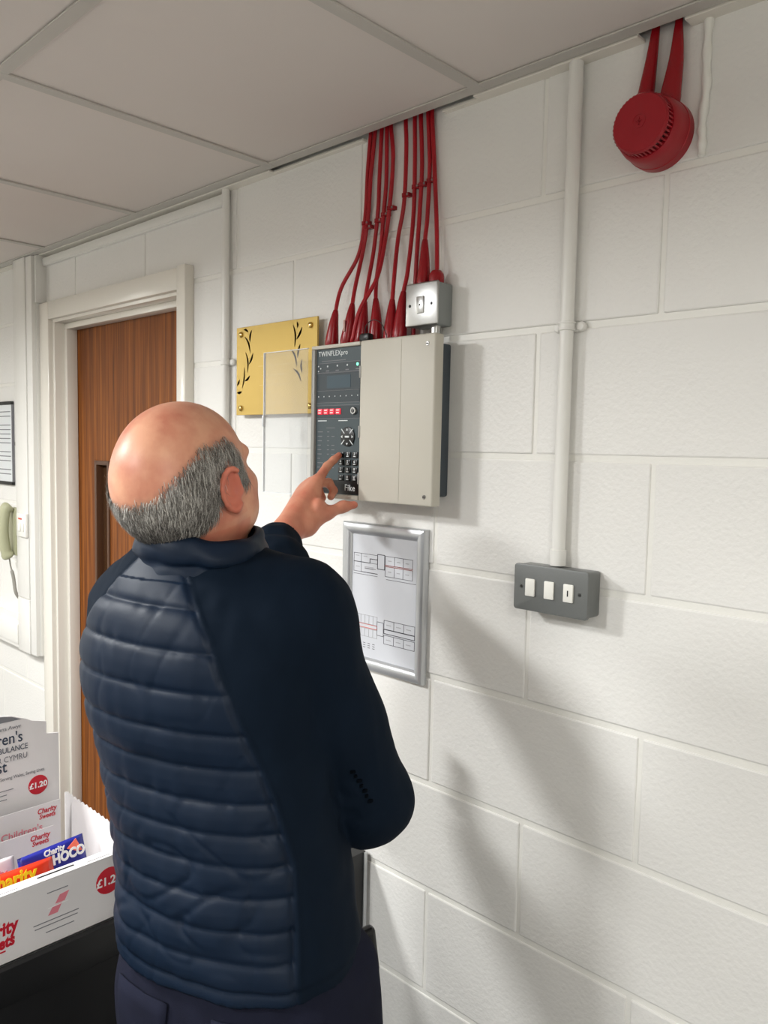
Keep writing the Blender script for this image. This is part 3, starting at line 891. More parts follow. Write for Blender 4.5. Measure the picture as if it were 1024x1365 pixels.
bm = bmesh.new(); tube(bm, [(0.012, -0.028, PZ1 - 0.013), (0.012, -0.028, kz0 + 0.003)], 0.0100, 16)
finish(bm, 'connecting_nipple', M_STEEL, t, smooth=True)

# ------------------------------------------------------------------ red cables
CABLES = [
 ('red cable ending furthest towards the brass plaque on the panel top', [(-0.195,-0.009,2.26),(-0.195,-0.009,2.235),(-0.202,-0.009,2.16),(-0.207,-0.009,2.069),(-0.222,-0.012,1.994),(-0.26,-0.026,1.926),(-0.265,-0.039,1.861),(-0.273,-0.04,1.8012)], 1.872, 2.052),
 ('second red cable from the brass plaque, its shroud scuffed pale', [(-0.182,-0.009,2.26),(-0.182,-0.009,2.237),(-0.193,-0.009,2.143),(-0.198,-0.009,2.068),(-0.21,-0.011,2.0),(-0.216,-0.027,1.92),(-0.214,-0.039,1.864),(-0.225,-0.04,1.8012)], 1.876, 2.046),
 ('third red cable from the brass plaque, entering behind the crossing cable', [(-0.163,-0.009,2.26),(-0.163,-0.009,2.239),(-0.167,-0.009,2.138),(-0.169,-0.009,2.078),(-0.178,-0.011,1.995),(-0.182,-0.028,1.9),(-0.183,-0.034,1.845),(-0.187,-0.034,1.8012)], 1.885, 2.060),
 ('fourth red cable from the brass plaque, dropping straight behind the black gland', [(-0.148,-0.009,2.26),(-0.148,-0.009,2.238),(-0.147,-0.009,2.134),(-0.152,-0.009,2.075),(-0.157,-0.011,2.0),(-0.156,-0.024,1.921),(-0.146,-0.032,1.857),(-0.147,-0.032,1.8012)], 1.882, 2.068),
 ('red cable that crosses its neighbour to run down beside the black gland', [(-0.137,-0.009,2.26),(-0.137,-0.009,2.238),(-0.129,-0.009,2.174),(-0.135,-0.009,2.086),(-0.146,-0.010,2.013),(-0.147,-0.030,1.935),(-0.168,-0.058,1.867),(-0.182,-0.066,1.8014)], None, 2.080),
 ('red cable standing apart in the middle of the cable drop', [(-0.096,-0.009,2.26),(-0.096,-0.009,2.236),(-0.093,-0.009,2.18),(-0.096,-0.009,2.079),(-0.11,-0.010,2.007),(-0.1,-0.032,1.898),(-0.098,-0.04,1.8012)], 1.878, 2.090),
 ('red cable that meets the panel just short of the steel key switch box', [(-0.072,-0.009,2.26),(-0.072,-0.009,2.237),(-0.069,-0.009,2.146),(-0.07,-0.009,2.045),(-0.069,-0.023,1.939),(-0.0705,-0.034,1.887),(-0.073,-0.04,1.8012)], 1.884, 2.098),
 ('red cable passing down behind the steel key switch box', [(-0.056,-0.009,2.26),(-0.056,-0.009,2.236),(-0.05,-0.009,2.141),(-0.053,-0.009,2.056),(-0.055,-0.013,1.967),(-0.0570,-0.014,1.892),(-0.0575,-0.016,1.7890)], None, 2.108),
 ('red cable with a long shroud entering the top of the steel key switch box', [(-0.037,-0.009,2.26),(-0.037,-0.009,2.235),(-0.03,-0.009,2.137),(-0.033,-0.009,2.038),(-0.033,-0.014,1.994),(-0.028,-0.020,1.95),(-0.026,-0.025,1.9030)], 1.985, 2.112),
 ('outermost red cable with a domed gland on the steel key switch box', [(-0.027,-0.009,2.26),(-0.027,-0.009,2.232),(-0.018,-0.009,2.134),(-0.006,-0.012,2.018),(0.006,-0.022,1.94),(0.009,-0.026,1.9030)], 'gland', None)]
for i, (lb, pts, sh, clip) in enumerate(CABLES):
    t = thing('red_cable', lb, 'cable', (pts[-1][0], pts[-1][1], pts[-1][2]), 'red fire cables above the alarm panel')
    P = catmull(pts, 7)
    bm = bmesh.new(); tube(bm, P, 0.0043, 10)
    finish(bm, 'sheath', M_RED, t, smooth='all')
    end = Vector(pts[-1])
    if sh == 'gland':
        bm = bmesh.new(); lathe(bm, [(0.0150, 0.0), (0.0150, 0.012), (0.0138, 0.018), (0.0095, 0.024), (0.005, 0.0255)], end, 'z', 18)
        finish(bm, 'domed_gland', M_REDR, t, smooth=True)
    elif sh:
        Q = [p for p in P if p.z <= sh + 0.012]
        zt = Q[0].z
        bm = bmesh.new()
        rads = []
        for p in Q:
            u = (zt - p.z) / max(1e-6, zt - end.z)
            rads.append(0.0052 + (0.0098 if i != 8 else 0.008) * min(1, (u * 1.15)) ** 0.75)
        rads[-1] *= 0.93
        tube(bm, Q, rads, 14)
        o = finish(bm, 'shroud', M_REDR, t, smooth=True)
        if i == 1:
            bm = bmesh.new(); q = Q[len(Q) // 2]
            bx(bm, q.x - 0.004, q.x + 0.001, q.y - 0.0155, q.y - 0.0135, q.z - 0.018, q.z + 0.006, bev=0.0008)
            finish(bm, 'scuff', mat('scuffed_rubber', (196, 160, 150), 0.7), o)
    if clip:
        c = min(P, key=lambda p: abs(p.z - clip))
        bm = bmesh.new()
        lathe(bm, [(0.0043, -0.004), (0.0060, -0.0035), (0.0060, 0.0035), (0.0043, 0.004)], c, 'z', 12)
        bx(bm, c.x + 0.003, c.x + 0.0135, c.y - 0.003, 0.0, c.z - 0.004, c.z + 0.004, bev=0.001)
        o = finish(bm, 'cable_clip', M_REDR, t, smooth=True)
        disc('clip_nail', M_SCREW, o, (c.x + 0.0098, c.y - 0.003, c.z), 0.0024, 0.0012, n=10)

# ------------------------------------------------------------------ red sounder
SC = Vector((0.438, 0, ZC + 0.501))
t = thing('alarm_sounder', 'round red alarm sounder high on the white wall near the ceiling', 'alarm sounder', SC)
bm = bmesh.new(); lathe(bm, [(0.0525, 0.0), (0.0525, 0.016), (0.0515, 0.017), (0.0505, 0.040), (0.048, 0.052), (0.0455, 0.055)], SC + Vector((0, -0.0003, 0)), '-y', 48)
finish(bm, 'base', M_SOUND, t, smooth=True)
bm = bmesh.new(); lathe(bm, [(0.0395, 0.050), (0.0395, 0.070)], SC, '-y', 40)
finish(bm, 'recess_drum', M_SOUNDD, t, smooth=True)
bm = bmesh.new()
for k in range(44):
    a = 2 * math.pi * k / 44
    u = Vector((math.cos(a), 0, math.sin(a))); w = Vector((-math.sin(a), 0, math.cos(a)))
    p0, p1 = SC + u * 0.0390 + Vector((0, -0.053, 0)), SC + u * 0.0443 + Vector((0, -0.053, 0))
    poly(bm, [p0 - w * 0.0014, p1 - w * 0.0014, p1 + w * 0.0014, p0 + w * 0.0014], (0, -0.0185, 0))
o = finish(bm, 'grille_ribs', M_SOUND, t); o['kind'] = 'stuff'
bm = bmesh.new(); lathe(bm, [(0.0437, 0.0690), (0.0437, 0.0715), (0.0412, 0.0748), (0.030, 0.0755), (0.0001, 0.0760)], SC, '-y', 48)
cap = finish(bm, 'front_cap', M_SOUND, t, smooth=True)
bm = bmesh.new(); lathe(bm, [(0.0105, 0.0750), (0.0105, 0.0764), (0.0090, 0.0764), (0.0088, 0.0752)], SC + Vector((0.0, 0, 0.002)), '-y', 28)
finish(bm, 'emblem_ring', M_SOUND, cap, smooth=True)
bm = bmesh.new(); bx(bm, SC.x - 0.001, SC.x + 0.001, -0.0773, -0.0757, SC.z - 0.004, SC.z + 0.007); bx(bm, SC.x - 0.004, SC.x + 0.004, -0.0773, -0.0757, SC.z + 0.001, SC.z + 0.003)
finish(bm, 'emblem', M_SOUND, cap)
for lb, pts, rr in (('red rubber cable boot rising from the sounder, the one nearer the conduit', [(0.428, -0.012, CEIL + 0.03), (0.427, -0.012, CEIL + 0.005), (0.422, -0.013, CEIL - 0.045), (0.418, -0.018, CEIL - 0.095), (0.4185, -0.020, CEIL - 0.112)], (0.0055, 0.0062, 0.0095, 0.0135, 0.013)),
                    ('red rubber cable boot rising from the sounder, the one nearer the pipe stub', [(0.464, -0.012, CEIL + 0.03), (0.4635, -0.012, CEIL + 0.002), (0.463, -0.014, CEIL - 0.05), (0.4585, -0.019, CEIL - 0.105), (0.457, -0.020, CEIL - 0.126)], (0.005, 0.0058, 0.0110, 0.0160, 0.0155))):
    b = thing('cable_boot', lb, 'cable boot', pts[-1], 'cable boots above the red sounder')
    P = catmull(pts, 6)
    R_ = np.interp(np.linspace(0, 4, len(P)), range(5), rr)
    bm = bmesh.new(); tube(bm, P, list(R_), 16)
    finish(bm, 'boot', M_REDR, b, smooth=True)
    bm = bmesh.new(); tube(bm, [Vector(pts[0]), Vector(pts[0]) + Vector((0, 0, 0.06))], 0.0045, 10)
    finish(bm, 'cable_tail', M_RED, b, smooth=True)

# ------------------------------------------------------------------ black counter with the sweets box
TZ = 0.7535
t = thing('counter_table', 'black counter table under the white sweets box', 'table', (-0.55, -0.95, 0))
box('table_top', M_BLACKF, t, -0.475, -0.222, -1.65, -0.500, TZ - 0.062, TZ - 0.0002, bev=0.002)
for x, y in ((-0.44, -1.6), (-0.44, -0.54), (-0.29, -1.6), (-0.29, -0.54)):
    box('leg', M_BLACKF, t, x - 0.025, x + 0.025, y - 0.025, y + 0.025, 0.0, TZ - 0.062, bev=0.002)
box('modesty_panel', M_BLACKF, t, -0.25, -0.242, -1.62, -0.52, 0.06, TZ - 0.0622)

BX0, BX1, BY0, BY1 = -0.462, -0.236, -0.905, -0.553
t = thing('sweets_box', 'white cardboard charity sweets display box on the black counter', 'display box', (-0.35, -0.73, TZ))
SB = t
box('tray_floor', M_CARD, t, BX0, BX1, BY0, BY1, TZ, TZ + 0.003, smooth=False)
fp = box('front_panel', M_CARD, t, BX1 - 0.003, BX1, BY0, BY1, TZ + 0.0002, TZ + 0.112, smooth=False)
lip = box('front_lip', M_CARD, t, BX1 - 0.024, BX1 - 0.0002, BY0, BY1, TZ + 0.1122, TZ + 0.1150, smooth=False)
box('lip_slot', M_DARK, lip, BX1 - 0.0165, BX1 - 0.0125, BY1 - 0.142, BY1 - 0.080, TZ + 0.1144, TZ + 0.1154, smooth=False)
box('lip_slot', M_GREYPRINT, lip, BX1 - 0.008, BX1 - 0.007, BY1 - 0.060, BY1 - 0.018, TZ + 0.1144, TZ + 0.1153, smooth=False)
box('lip_slot', M_GREYPRINT, lip, BX1 - 0.008, BX1 - 0.007, BY1 - 0.30, BY1 - 0.175, TZ + 0.1144, TZ + 0.1153, smooth=False)
# right side with a perforated zigzag top edge, and its partner out of view
for yy, nm in ((BY1, 'side_panel'), (BY0, 'side_panel')):
    bm = bmesh.new()
    top = []
    n = 26
    for i in range(n + 1):
        u = i / n
        top.append((BX0 + u * (BX1 - 0.018 - BX0), yy, TZ + 0.150 + (0.0035 if i % 2 else 0.0)))
    pts = [(BX0, yy, TZ + 0.0005)] + top + [(BX1 - 0.004, yy, TZ + 0.118), (BX1 - 0.0032, yy, TZ + 0.0005)]
    poly(bm, pts, (0, 0.003 if yy == BY1 else -0.003, 0))
    finish(bm, nm, M_CARD, t)
# header card at the back
bm = bmesh.new()
hdr = [(BY0, TZ + 0.002), (BY1 - 0.0105, TZ + 0.002), (BY1 - 0.0105, TZ + 0.272), (BY1 - 0.034, TZ + 0.276), (BY1 - 0.034, TZ + 0.300), (BY1 - 0.062, TZ + 0.308)]
for k in range(9):
    a = k / 8
    hdr.append((BY1 - 0.072 - 0.22 * a, TZ + 0.314 + 0.020 * math.sin(math.pi * a) ** 0.6))
hdr.append((BY0, TZ + 0.300))
poly(bm, [(BX0 - 0.0002, y, z) for y, z in hdr], (-0.004, 0, 0))
hd = finish(bm, 'header_card', M_CARD, t)
bm = bmesh.new()
oy = []
for k in range(13):
    a = k / 12
    oy.append((BY1 - 0.080 - 0.205 * a, TZ + 0.3155 + 0.017 * math.sin(math.pi * a) ** 0.6))
poly(bm, [(BX0 + 0.0003, y, z) for y, z in oy], (-0.0008, 0, 0))
finish(bm, 'grey_arch', M_GREYPRINT, hd)
HX = BX0 + 0.0003
for body, size, y, z, mt, bold in (("Children's", 0.0300, -0.631, TZ + 0.2735, M_INKBLUE, 0.0002), ('AIR AMBULANCE', 0.0148, -0.622, TZ + 0.2575, M_INKBLUE, 0.0), ('AWYR CYMRU', 0.0155, -0.623, TZ + 0.2400, M_GREYPRINT, 0.0),
                             ('Trust', 0.0300, -0.661, TZ + 0.2220, M_INKBLUE, 0.0003), ('Serving Wales, Saving Lives', 0.0090, -0.592, TZ + 0.2060, M_GREYPRINT, 0.0)):
    text('header_lettering', body, size, (HX, y, z), mt, hd, '+x', 'RIGHT', ext=0.0002, bold=bold, squash=0.82)
text('header_lettering', 'Ambiwlans Awyr', 0.0105, (HX, -0.634, TZ + 0.300), M_GREYPRINT, hd, '+x', 'RIGHT', ext=0.0002)
bm = bmesh.new()
for i, w in enumerate((.08, .06, .07)):
    bx(bm, HX - 0.0003, HX + 0.0004, -0.650 - w + 0.006 * (i % 2), -0.650 - 0.012 * (i > 0), TZ + 0.186 - i * 0.0085, TZ + 0.1872 - i * 0.0085)
finish(bm, 'small_print', M_GREYPRINT, hd)['kind'] = 'stuff'
dsc = disc('price_disc', M_REDPRINT, hd, (BX0 - 0.0004, -0.604, TZ + 0.1805), 0.0185, 0.0010, 'x', 28)
text('price_lettering', '£1.20', 0.0150, (BX0 + 0.0009, -0.604, TZ + 0.1755), M_WHITEP, dsc, '+x', 'CENTER', ext=0.0002, bold=0.0004)
# stepped inner cards
for k, (X, zt, y1) in enumerate(((-0.430, 0.154, -0.576), (-0.395, 0.124, -0.604))):
    bm = bmesh.new()
    bx(bm, X - 0.002, X, BY0 + 0.004, y1, TZ + 0.0031, TZ + zt)
    c = finish(bm, 'step_card', M_CARD, t)
    text('card_lettering', 'Charity', 0.0140, (X + 0.0003, y1 - 0.008, TZ + zt - 0.0170), M_REDPRINT, c, '+x', 'RIGHT', ext=0.0002, bold=0.0003, slant=0.2, squash=0.85)
    text('card_lettering', 'Sweets', 0.0125, (X + 0.0003, y1 - 0.010, TZ + zt - 0.0275), M_REDPRINT, c, '+x', 'RIGHT', ext=0.0002, bold=0.0003, slant=0.2, squash=0.85)
    if k == 0:
        text('card_lettering', "Children's", 0.0185, (X + 0.0003, y1 - 0.034, TZ + zt - 0.048), M_PINKPRINT, c, '+x', 'RIGHT', ext=0.0002, bold=0.0002)
# front print
pd_ = disc('price_disc', M_REDPRINT, fp, (BX1 - 0.0006, -0.5775, TZ + 0.072), 0.0235, 0.0010, 'x', 28)
text('price_lettering', '£1.20', 0.0205, (BX1 + 0.0007, -0.5775, TZ + 0.065), M_WHITEP, pd_, '+x', 'CENTER', ext=0.0002, bold=0.0005)
fx_ = BX1 + 0.0001
text('logo_lettering', 'Charity', 0.030, (fx_, -0.733, TZ + 0.052), M_REDPRINT, fp, '+x', 'RIGHT', ext=0.0002, bold=0.0012, slant=0.15, squash=0.8, tilt=0.10)
text('logo_lettering', 'Sweets', 0.026, (fx_, -0.738, TZ + 0.030), M_REDPRINT, fp, '+x', 'RIGHT', ext=0.0002, bold=0.0012, slant=0.15, squash=0.8, tilt=0.06)
bm = bmesh.new(); bx(bm, fx_ - 0.0002, fx_ + 0.0003, -0.80, -0.752, TZ + 0.022, TZ + 0.0245); finish(bm, 'logo_underline', M_REDPRINT, fp)
bm = bmesh.new()
for (y, z, s) in ((-0.660, TZ + 0.0745, 1), (-0.672, TZ + 0.0585, -1)):
    poly(bm, [(fx_, y - 0.012, z - 0.006), (fx_, y - 0.004, z + 0.007), (fx_, y + 0.012, z + 0.009), (fx_, y + 0.004, z - 0.006)], (0.0003, 0, 0))
finish(bm, 'bow_tie_emblem', M_PINKPRINT, fp)
bm = bmesh.new(); poly(bm, [(fx_ + 0.0003, -0.684, TZ + 0.0655), (fx_ + 0.0003, -0.650, TZ + 0.0672), (fx_ + 0.0003, -0.650, TZ + 0.0660), (fx_ + 0.0003, -0.684, TZ + 0.0643)], (0.0002, 0, 0)); finish(bm, 'emblem_bar', M_WHITEP, fp)
bm = bmesh.new()
for (y0, y1, z) in ((-0.685, -0.650, 0.0905), (-0.708, -0.632, 0.043), (-0.706, -0.634, 0.036), (-0.688, -0.640, 0.0245)):
    bx(bm, fx_ - 0.0002, fx_ + 0.0003, y0, y1, TZ + z, TZ + z + 0.0015)
finish(bm, 'small_print', M_GREYPRINT, fp)['kind'] = 'stuff'

def packet(name, lb, cen, w, h, d, tilt, roll, mt):
    """pillow packet facing +x: width along y, height along z, with crimped ends"""
    t = thing(name, lb, 'sweet packet', cen, 'sweet packets in the box')
    bm = bmesh.new()
    nu, nv = 16, 10
    R = Matrix.Rotation(roll, 3, 'X') @ Matrix.Rotation(-tilt, 3, 'Y')
    c = Vector(cen)
    grid = {}
    for s in (1, -1):
        for i in range(nu + 1):
            for j in range(nv + 1):
                u, v = i / nu, j / nv
                puff = (max(0, math.sin(math.pi * u)) ** 0.55) * (max(0, math.sin(math.pi * v)) ** 0.6)
                puff *= 1 + 0.12 * noise.noise(Vector((u * 6 + cen[1] * 20, v * 5, s)))
                p = Vector((s * d / 2 * puff, (u - 0.5) * w, v * h))
                key = (s, i, j) if puff > 1e-6 else (0, i, j)
                if key not in grid:
                    grid[key] = bm.verts.new(c + R @ p)
                grid[(s, i, j)] = grid[key]
    for s in (1, -1):
        for i in range(nu):
            for j in range(nv):
                q = [grid[(s, i, j)], grid[(s, i + 1, j)], grid[(s, i + 1, j + 1)], grid[(s, i, j + 1)]]
                bm.faces.new(q if s == 1 else q[::-1])
    bmesh.ops.recalc_face_normals(bm, faces=bm.faces)
    finish(bm, 'wrapper', mt, t, smooth='all')
    return t, R
def pk_text(t, R, body, size, cen, y, z, d, mt, bold=0.001, tilt=0.0, slant=0.1):
    Rt = R @ Matrix.Rotation(math.pi / 2, 3, 'Z') @ Matrix.Rotation(math.pi / 2, 3, 'X')
    text('wrapper_lettering', body, size, Vector(cen) + R @ Vector((d, y, z)), mt, t, Rt, 'CENTER', ext=0.0008, bold=bold, tilt=tilt, slant=slant, squash=0.85)

c = (-0.268, -0.735, TZ + 0.048)
t, R = packet('sweet_packet', 'red sweet packet with yellow lettering lying behind the box front', c, 0.165, 0.078, 0.018, 0.30, 0.0, M_PKRED)
pk_text(t, R, 'Charity', 0.032, c, 0.008, 0.054, 0.0095, M_YELLOW, 0.0010)
c = (-0.300, -0.640, TZ + 0.066)
t, R = packet('sweet_packet', 'blue and coral chocolate packet standing behind the red one', c, 0.115, 0.064, 0.014, 0.28, 0.06, M_PKBLUE)
pk_text(t, R, 'Charity', 0.014, c, 0.002, 0.051, 0.0072, M_WHITEP, 0.0004)
pk_text(t, R, 'CHOCO', 0.022, c, 0.018, 0.033, 0.0078, M_WHITEP, 0.0010)
bm = bmesh.new()
poly(bm, [Vector(c) + R @ Vector((0.0066, 0.024, 0.050)), Vector(c) + R @ Vector((0.0035, 0.043, 0.061)), Vector(c) + R @ Vector((0.0050, 0.050, 0.038)), Vector(c) + R @ Vector((0.0070, 0.040, 0.040))], R @ Vector((0.0012, 0, 0)))
finish(bm, 'coral_flash', M_CORAL, t)
for k, (c, lb) in enumerate((((-0.335, -0.760, TZ + 0.060), 'pale pink printed packet standing behind the red one'), ((-0.362, -0.775, TZ + 0.078), 'white packet furthest back in the sweets box'))):
    t, R = packet('sweet_packet', lb, c, 0.13, 0.060, 0.014, 0.2, 0.0, M_PKWHITE)
    pk_text(t, R, 'Charity', 0.022, c, 0.02, 0.03, 0.0078, M_PINKPRINT, 0.0006)

# ------------------------------------------------------------------ low black cabinet against the wall
t = thing('low_cabinet', 'low black cabinet against the block wall behind the man', 'cabinet', (-0.38, -0.17, 0))
box('carcass', M_BLACKF, t, -0.60, -0.166, -0.27, -0.012, 0.0, 0.700, bev=0.002)
box('back_edge', M_ALU, t, -0.1662, -0.1635, -0.019, -0.010, 0.0, 0.698)
for x0, x1 in ((-0.597, -0.385), (-0.381, -0.169)):
    d_ = box('door', M_BLACKF, t, x0, x1, -0.287, -0.2705, 0.03, 0.69, bev=0.002)
    xm = x1 - 0.03 if x0 < -0.5 else x0 + 0.03
    disc('knob', M_STEEL, d_, (xm, -0.2868, 0.42), 0.012, 0.018, n=16)

# ------------------------------------------------------------------ the man: implicit surfaces turned into meshes
class Field:
    def __init__(s, lo, hi, h):
        s.h = h
        s.lo = np.array(lo, np.float32)
        s.n = np.ceil((np.array(hi) - np.array(lo)) / h).astype(int) + 1
        s.f = np.full(s.n, 0.5, np.float32)
    def sub(s, lo, hi):
        a = np.clip(np.floor((np.array(lo) - s.lo) / s.h).astype(int), 0, s.n - 1)
        b = np.clip(np.ceil((np.array(hi) - s.lo) / s.h).astype(int) + 1, 1, s.n)
        ax = [s.lo[i] + s.h * np.arange(a[i], b[i], dtype=np.float32) for i in range(3)]
        X, Y, Z = np.meshgrid(*ax, indexing='ij', sparse=True)
        return (slice(a[0], b[0]), slice(a[1], b[1]), slice(a[2], b[2])), X, Y, Z
    def put(s, sl, d, k, cut=False):
        f = s.f[sl]
        if cut:
            d = -d
            h = np.clip(0.5 + 0.5 * (d - f) / k, 0, 1)
            s.f[sl] = f * (1 - h) + d * h + k * h * (1 - h)
        else:
            h = np.clip(0.5 + 0.5 * (f - d) / k, 0, 1)
            s.f[sl] = f * (1 - h) + d * h - k * h * (1 - h)
    def cone(s, a, b, ra, rb, k=0.01, cut=False):
        a, b = np.array(a, np.float32), np.array(b, np.float32)
        m = max(ra, rb) + k * 2 + 2 * s.h
        sl, X, Y, Z = s.sub(np.minimum(a, b) - m, np.maximum(a, b) + m)
        d = b - a
        L = float(d @ d) + 1e-12
        t = np.clip(((X - a[0]) * d[0] + (Y - a[1]) * d[1] + (Z - a[2]) * d[2]) / L, 0, 1)
        q = np.sqrt((X - a[0] - t * d[0]) ** 2 + (Y - a[1] - t * d[1]) ** 2 + (Z - a[2] - t * d[2]) ** 2) - (ra + (rb - ra) * t)
        s.put(sl, q, k, cut)
    def chain(s, pts, rads, k=0.01):
        for i in range(len(pts) - 1):
            s.cone(pts[i], pts[i + 1], rads[i], rads[i + 1], k)
    def ell(s, c, r, k=0.01, cut=False, R=None):
        c, r = np.array(c, np.float32), np.array(r, np.float32)
        m = r.max() + 2 * k + 2 * s.h
        sl, X, Y, Z = s.sub(c - m, c + m)
        x, y, z = X - c[0], Y - c[1], Z - c[2]
        if R is not None:
            R = np.array(R, np.float32)
            x, y, z = (R[0, 0] * x + R[1, 0] * y + R[2, 0] * z, R[0, 1] * x + R[1, 1] * y + R[2, 1] * z, R[0, 2] * x + R[1, 2] * y + R[2, 2] * z)
        k0 = np.sqrt((x / r[0]) ** 2 + (y / r[1]) ** 2 + (z / r[2]) ** 2)
        k1 = np.sqrt((x / r[0] ** 2) ** 2 + (y / r[1] ** 2) ** 2 + (z / r[2] ** 2) ** 2) + 1e-6
        s.put(sl, k0 * (k0 - 1) / k1, k, cut)
    def column(s, zs, cx, cy, a, b, k=0.02, e=2.3):
        zs = np.array(zs)
        z0, z1 = zs[0], zs[-1]
        m = max(max(a), max(b)) + 2 * k
        sl, X, Y, Z = s.sub((min(cx) - m, min(cy) - m, z0 - 0.03), (max(cx) + m, max(cy) + m, z1 + 0.03))
        zz = Z.ravel()
        g = lambda v: np.interp(zz, zs, v).astype(np.float32).reshape(Z.shape)
        A, B = g(a), g(b)
        q = ((np.abs(X - g(cx)) / A) ** e + (np.abs(Y - g(cy)) / B) ** e) ** (1 / e) - 1
        d = q * np.minimum(A, B)
        d = np.maximum(d, np.maximum(z0 - Z, Z - z1))
        s.put(sl, d, k)
    def mesh(s, smooth=2):
        f = s.f
        S = f < 0
        n = np.array(f.shape) - 1
        cnt = np.zeros(n, np.int8)
        for i in (0, 1):
            for j in (0, 1):
                for k in (0, 1):
                    cnt += S[i:n[0] + i, j:n[1] + j, k:n[2] + k]
        act = (cnt > 0) & (cnt < 8)
        idx = np.argwhere(act)
        ids = np.full(n, -1, np.int32)
        ids[act] = np.arange(len(idx))
        corners = [(i, j, k) for i in (0, 1) for j in (0, 1) for k in (0, 1)]
        vals = np.stack([f[idx[:, 0] + i, idx[:, 1] + j, idx[:, 2] + k] for i, j, k in corners], 1)
        acc = np.zeros((len(idx), 3)); num = np.zeros(len(idx))
        for a in range(8):
            for b in range(a + 1, 8):
                if sum(abs(corners[a][q] - corners[b][q]) for q in range(3)) != 1: continue
                va, vb = vals[:, a], vals[:, b]
                cr = (va < 0) != (vb < 0)
                t = np.where(cr, va / np.where(cr, va - vb, 1), 0)
                p = np.array(corners[a])[None] + t[:, None] * (np.array(corners[b]) - np.array(corners[a]))[None]
                acc += p * cr[:, None]; num += cr
        V = (idx + acc / num[:, None]) * s.h + s.lo
        F = []
        for ax in range(3):
            o1, o2 = (ax + 1) % 3, (ax + 2) % 3
            A = np.take(S, range(0, S.shape[ax] - 1), ax); B = np.take(S, range(1, S.shape[ax]), ax)
            e = np.argwhere(A != B)
            e = e[(e[:, o1] > 0) & (e[:, o2] > 0) & (e[:, o1] < n[o1]) & (e[:, o2] < n[o2])]
            if not len(e): continue
            ina = A[e[:, 0], e[:, 1], e[:, 2]]
            def cell(d1, d2):
                c = e.copy(); c[:, o1] -= d1; c[:, o2] -= d2
                return ids[c[:, 0], c[:, 1], c[:, 2]]
            q = np.stack([cell(1, 1), cell(0, 1), cell(0, 0), cell(1, 0)], 1)
            q[~ina] = q[~ina][:, ::-1]
            F.append(q)
        F = np.concatenate(F)
        F = F[(F >= 0).all(1)]
        return relax(V, F, smooth), F

def relax(V, F, it):
    E = np.concatenate([F[:, [0, 1]], F[:, [1, 2]], F[:, [2, 3]], F[:, [3, 0]]])
    N = len(V)
    deg = np.bincount(E[:, 0], minlength=N) + np.bincount(E[:, 1], minlength=N)
    for _ in range(it):
        out = np.empty_like(V)
        for c in range(3):
            out[:, c] = (np.bincount(E[:, 0], V[E[:, 1], c], N) + np.bincount(E[:, 1], V[E[:, 0], c], N)) / np.maximum(deg, 1)
        V = V * 0.4 + out * 0.6
    return V

def normals(V, F):
    n = np.cross(V[F[:, 2]] - V[F[:, 0]], V[F[:, 3]] - V[F[:, 1]])
    out = np.zeros_like(V)
    for c in range(3):
        out[:, c] = sum(np.bincount(F[:, k], n[:, c], len(V)) for k in range(4))
    return out / (np.linalg.norm(out, axis=1, keepdims=True) + 1e-12)

def np_mesh(name, V, F, mats, fmat=None, attr=None):
    me = bpy.data.meshes.new(name)
    me.vertices.add(len(V)); me.vertices.foreach_set('co', V.astype(np.float32).ravel())
    k = F.shape[1]
    me.loops.add(F.size); me.loops.foreach_set('vertex_index', F.astype(np.int32).ravel())
    me.polygons.add(len(F)); me.polygons.foreach_set('loop_start', np.arange(0, F.size, k, dtype=np.int32))
    me.polygons.foreach_set('loop_total', np.full(len(F), k, np.int32)) if False else None
    me.update(calc_edges=True)
    me.validate()
    for mm in mats: me.materials.append(mm)
    me.polygons.foreach_set('use_smooth', np.ones(len(me.polygons), bool))
    if fmat is not None: me.polygons.foreach_set('material_index', fmat.astype(np.int32))
    if attr is not None:
        for nm, vals in attr.items():
            a = me.attributes.new(nm, 'FLOAT', 'POINT'); a.data.foreach_set('value', vals.astype(np.float32))
    me.update()
    return me

def vnoise(P, scale, seed=0):
    """smooth value noise, numpy"""
    Q = P * scale + seed * 17.13
    i = np.floor(Q).astype(np.int64); f = Q - i
    f = f * f * (3 - 2 * f)
    def hsh(a, b, c):
        v = np.sin(a * 127.1 + b * 311.7 + c * 74.7 + seed) * 43758.5453
        return v - np.floor(v)
    r = 0
    for a in (0, 1):
        for b in (0, 1):
            for c in (0, 1):
                w = (f[:, 0] if a else 1 - f[:, 0]) * (f[:, 1] if b else 1 - f[:, 1]) * (f[:, 2] if c else 1 - f[:, 2])
                r = r + w * hsh(i[:, 0] + a, i[:, 1] + b, i[:, 2] + c)
    return r - 0.5

# person frame: x to his right, y ahead of him, z up
MAN_AT, MAN_YAW = Vector((0.116, -0.561, 0)), math.radians(22)

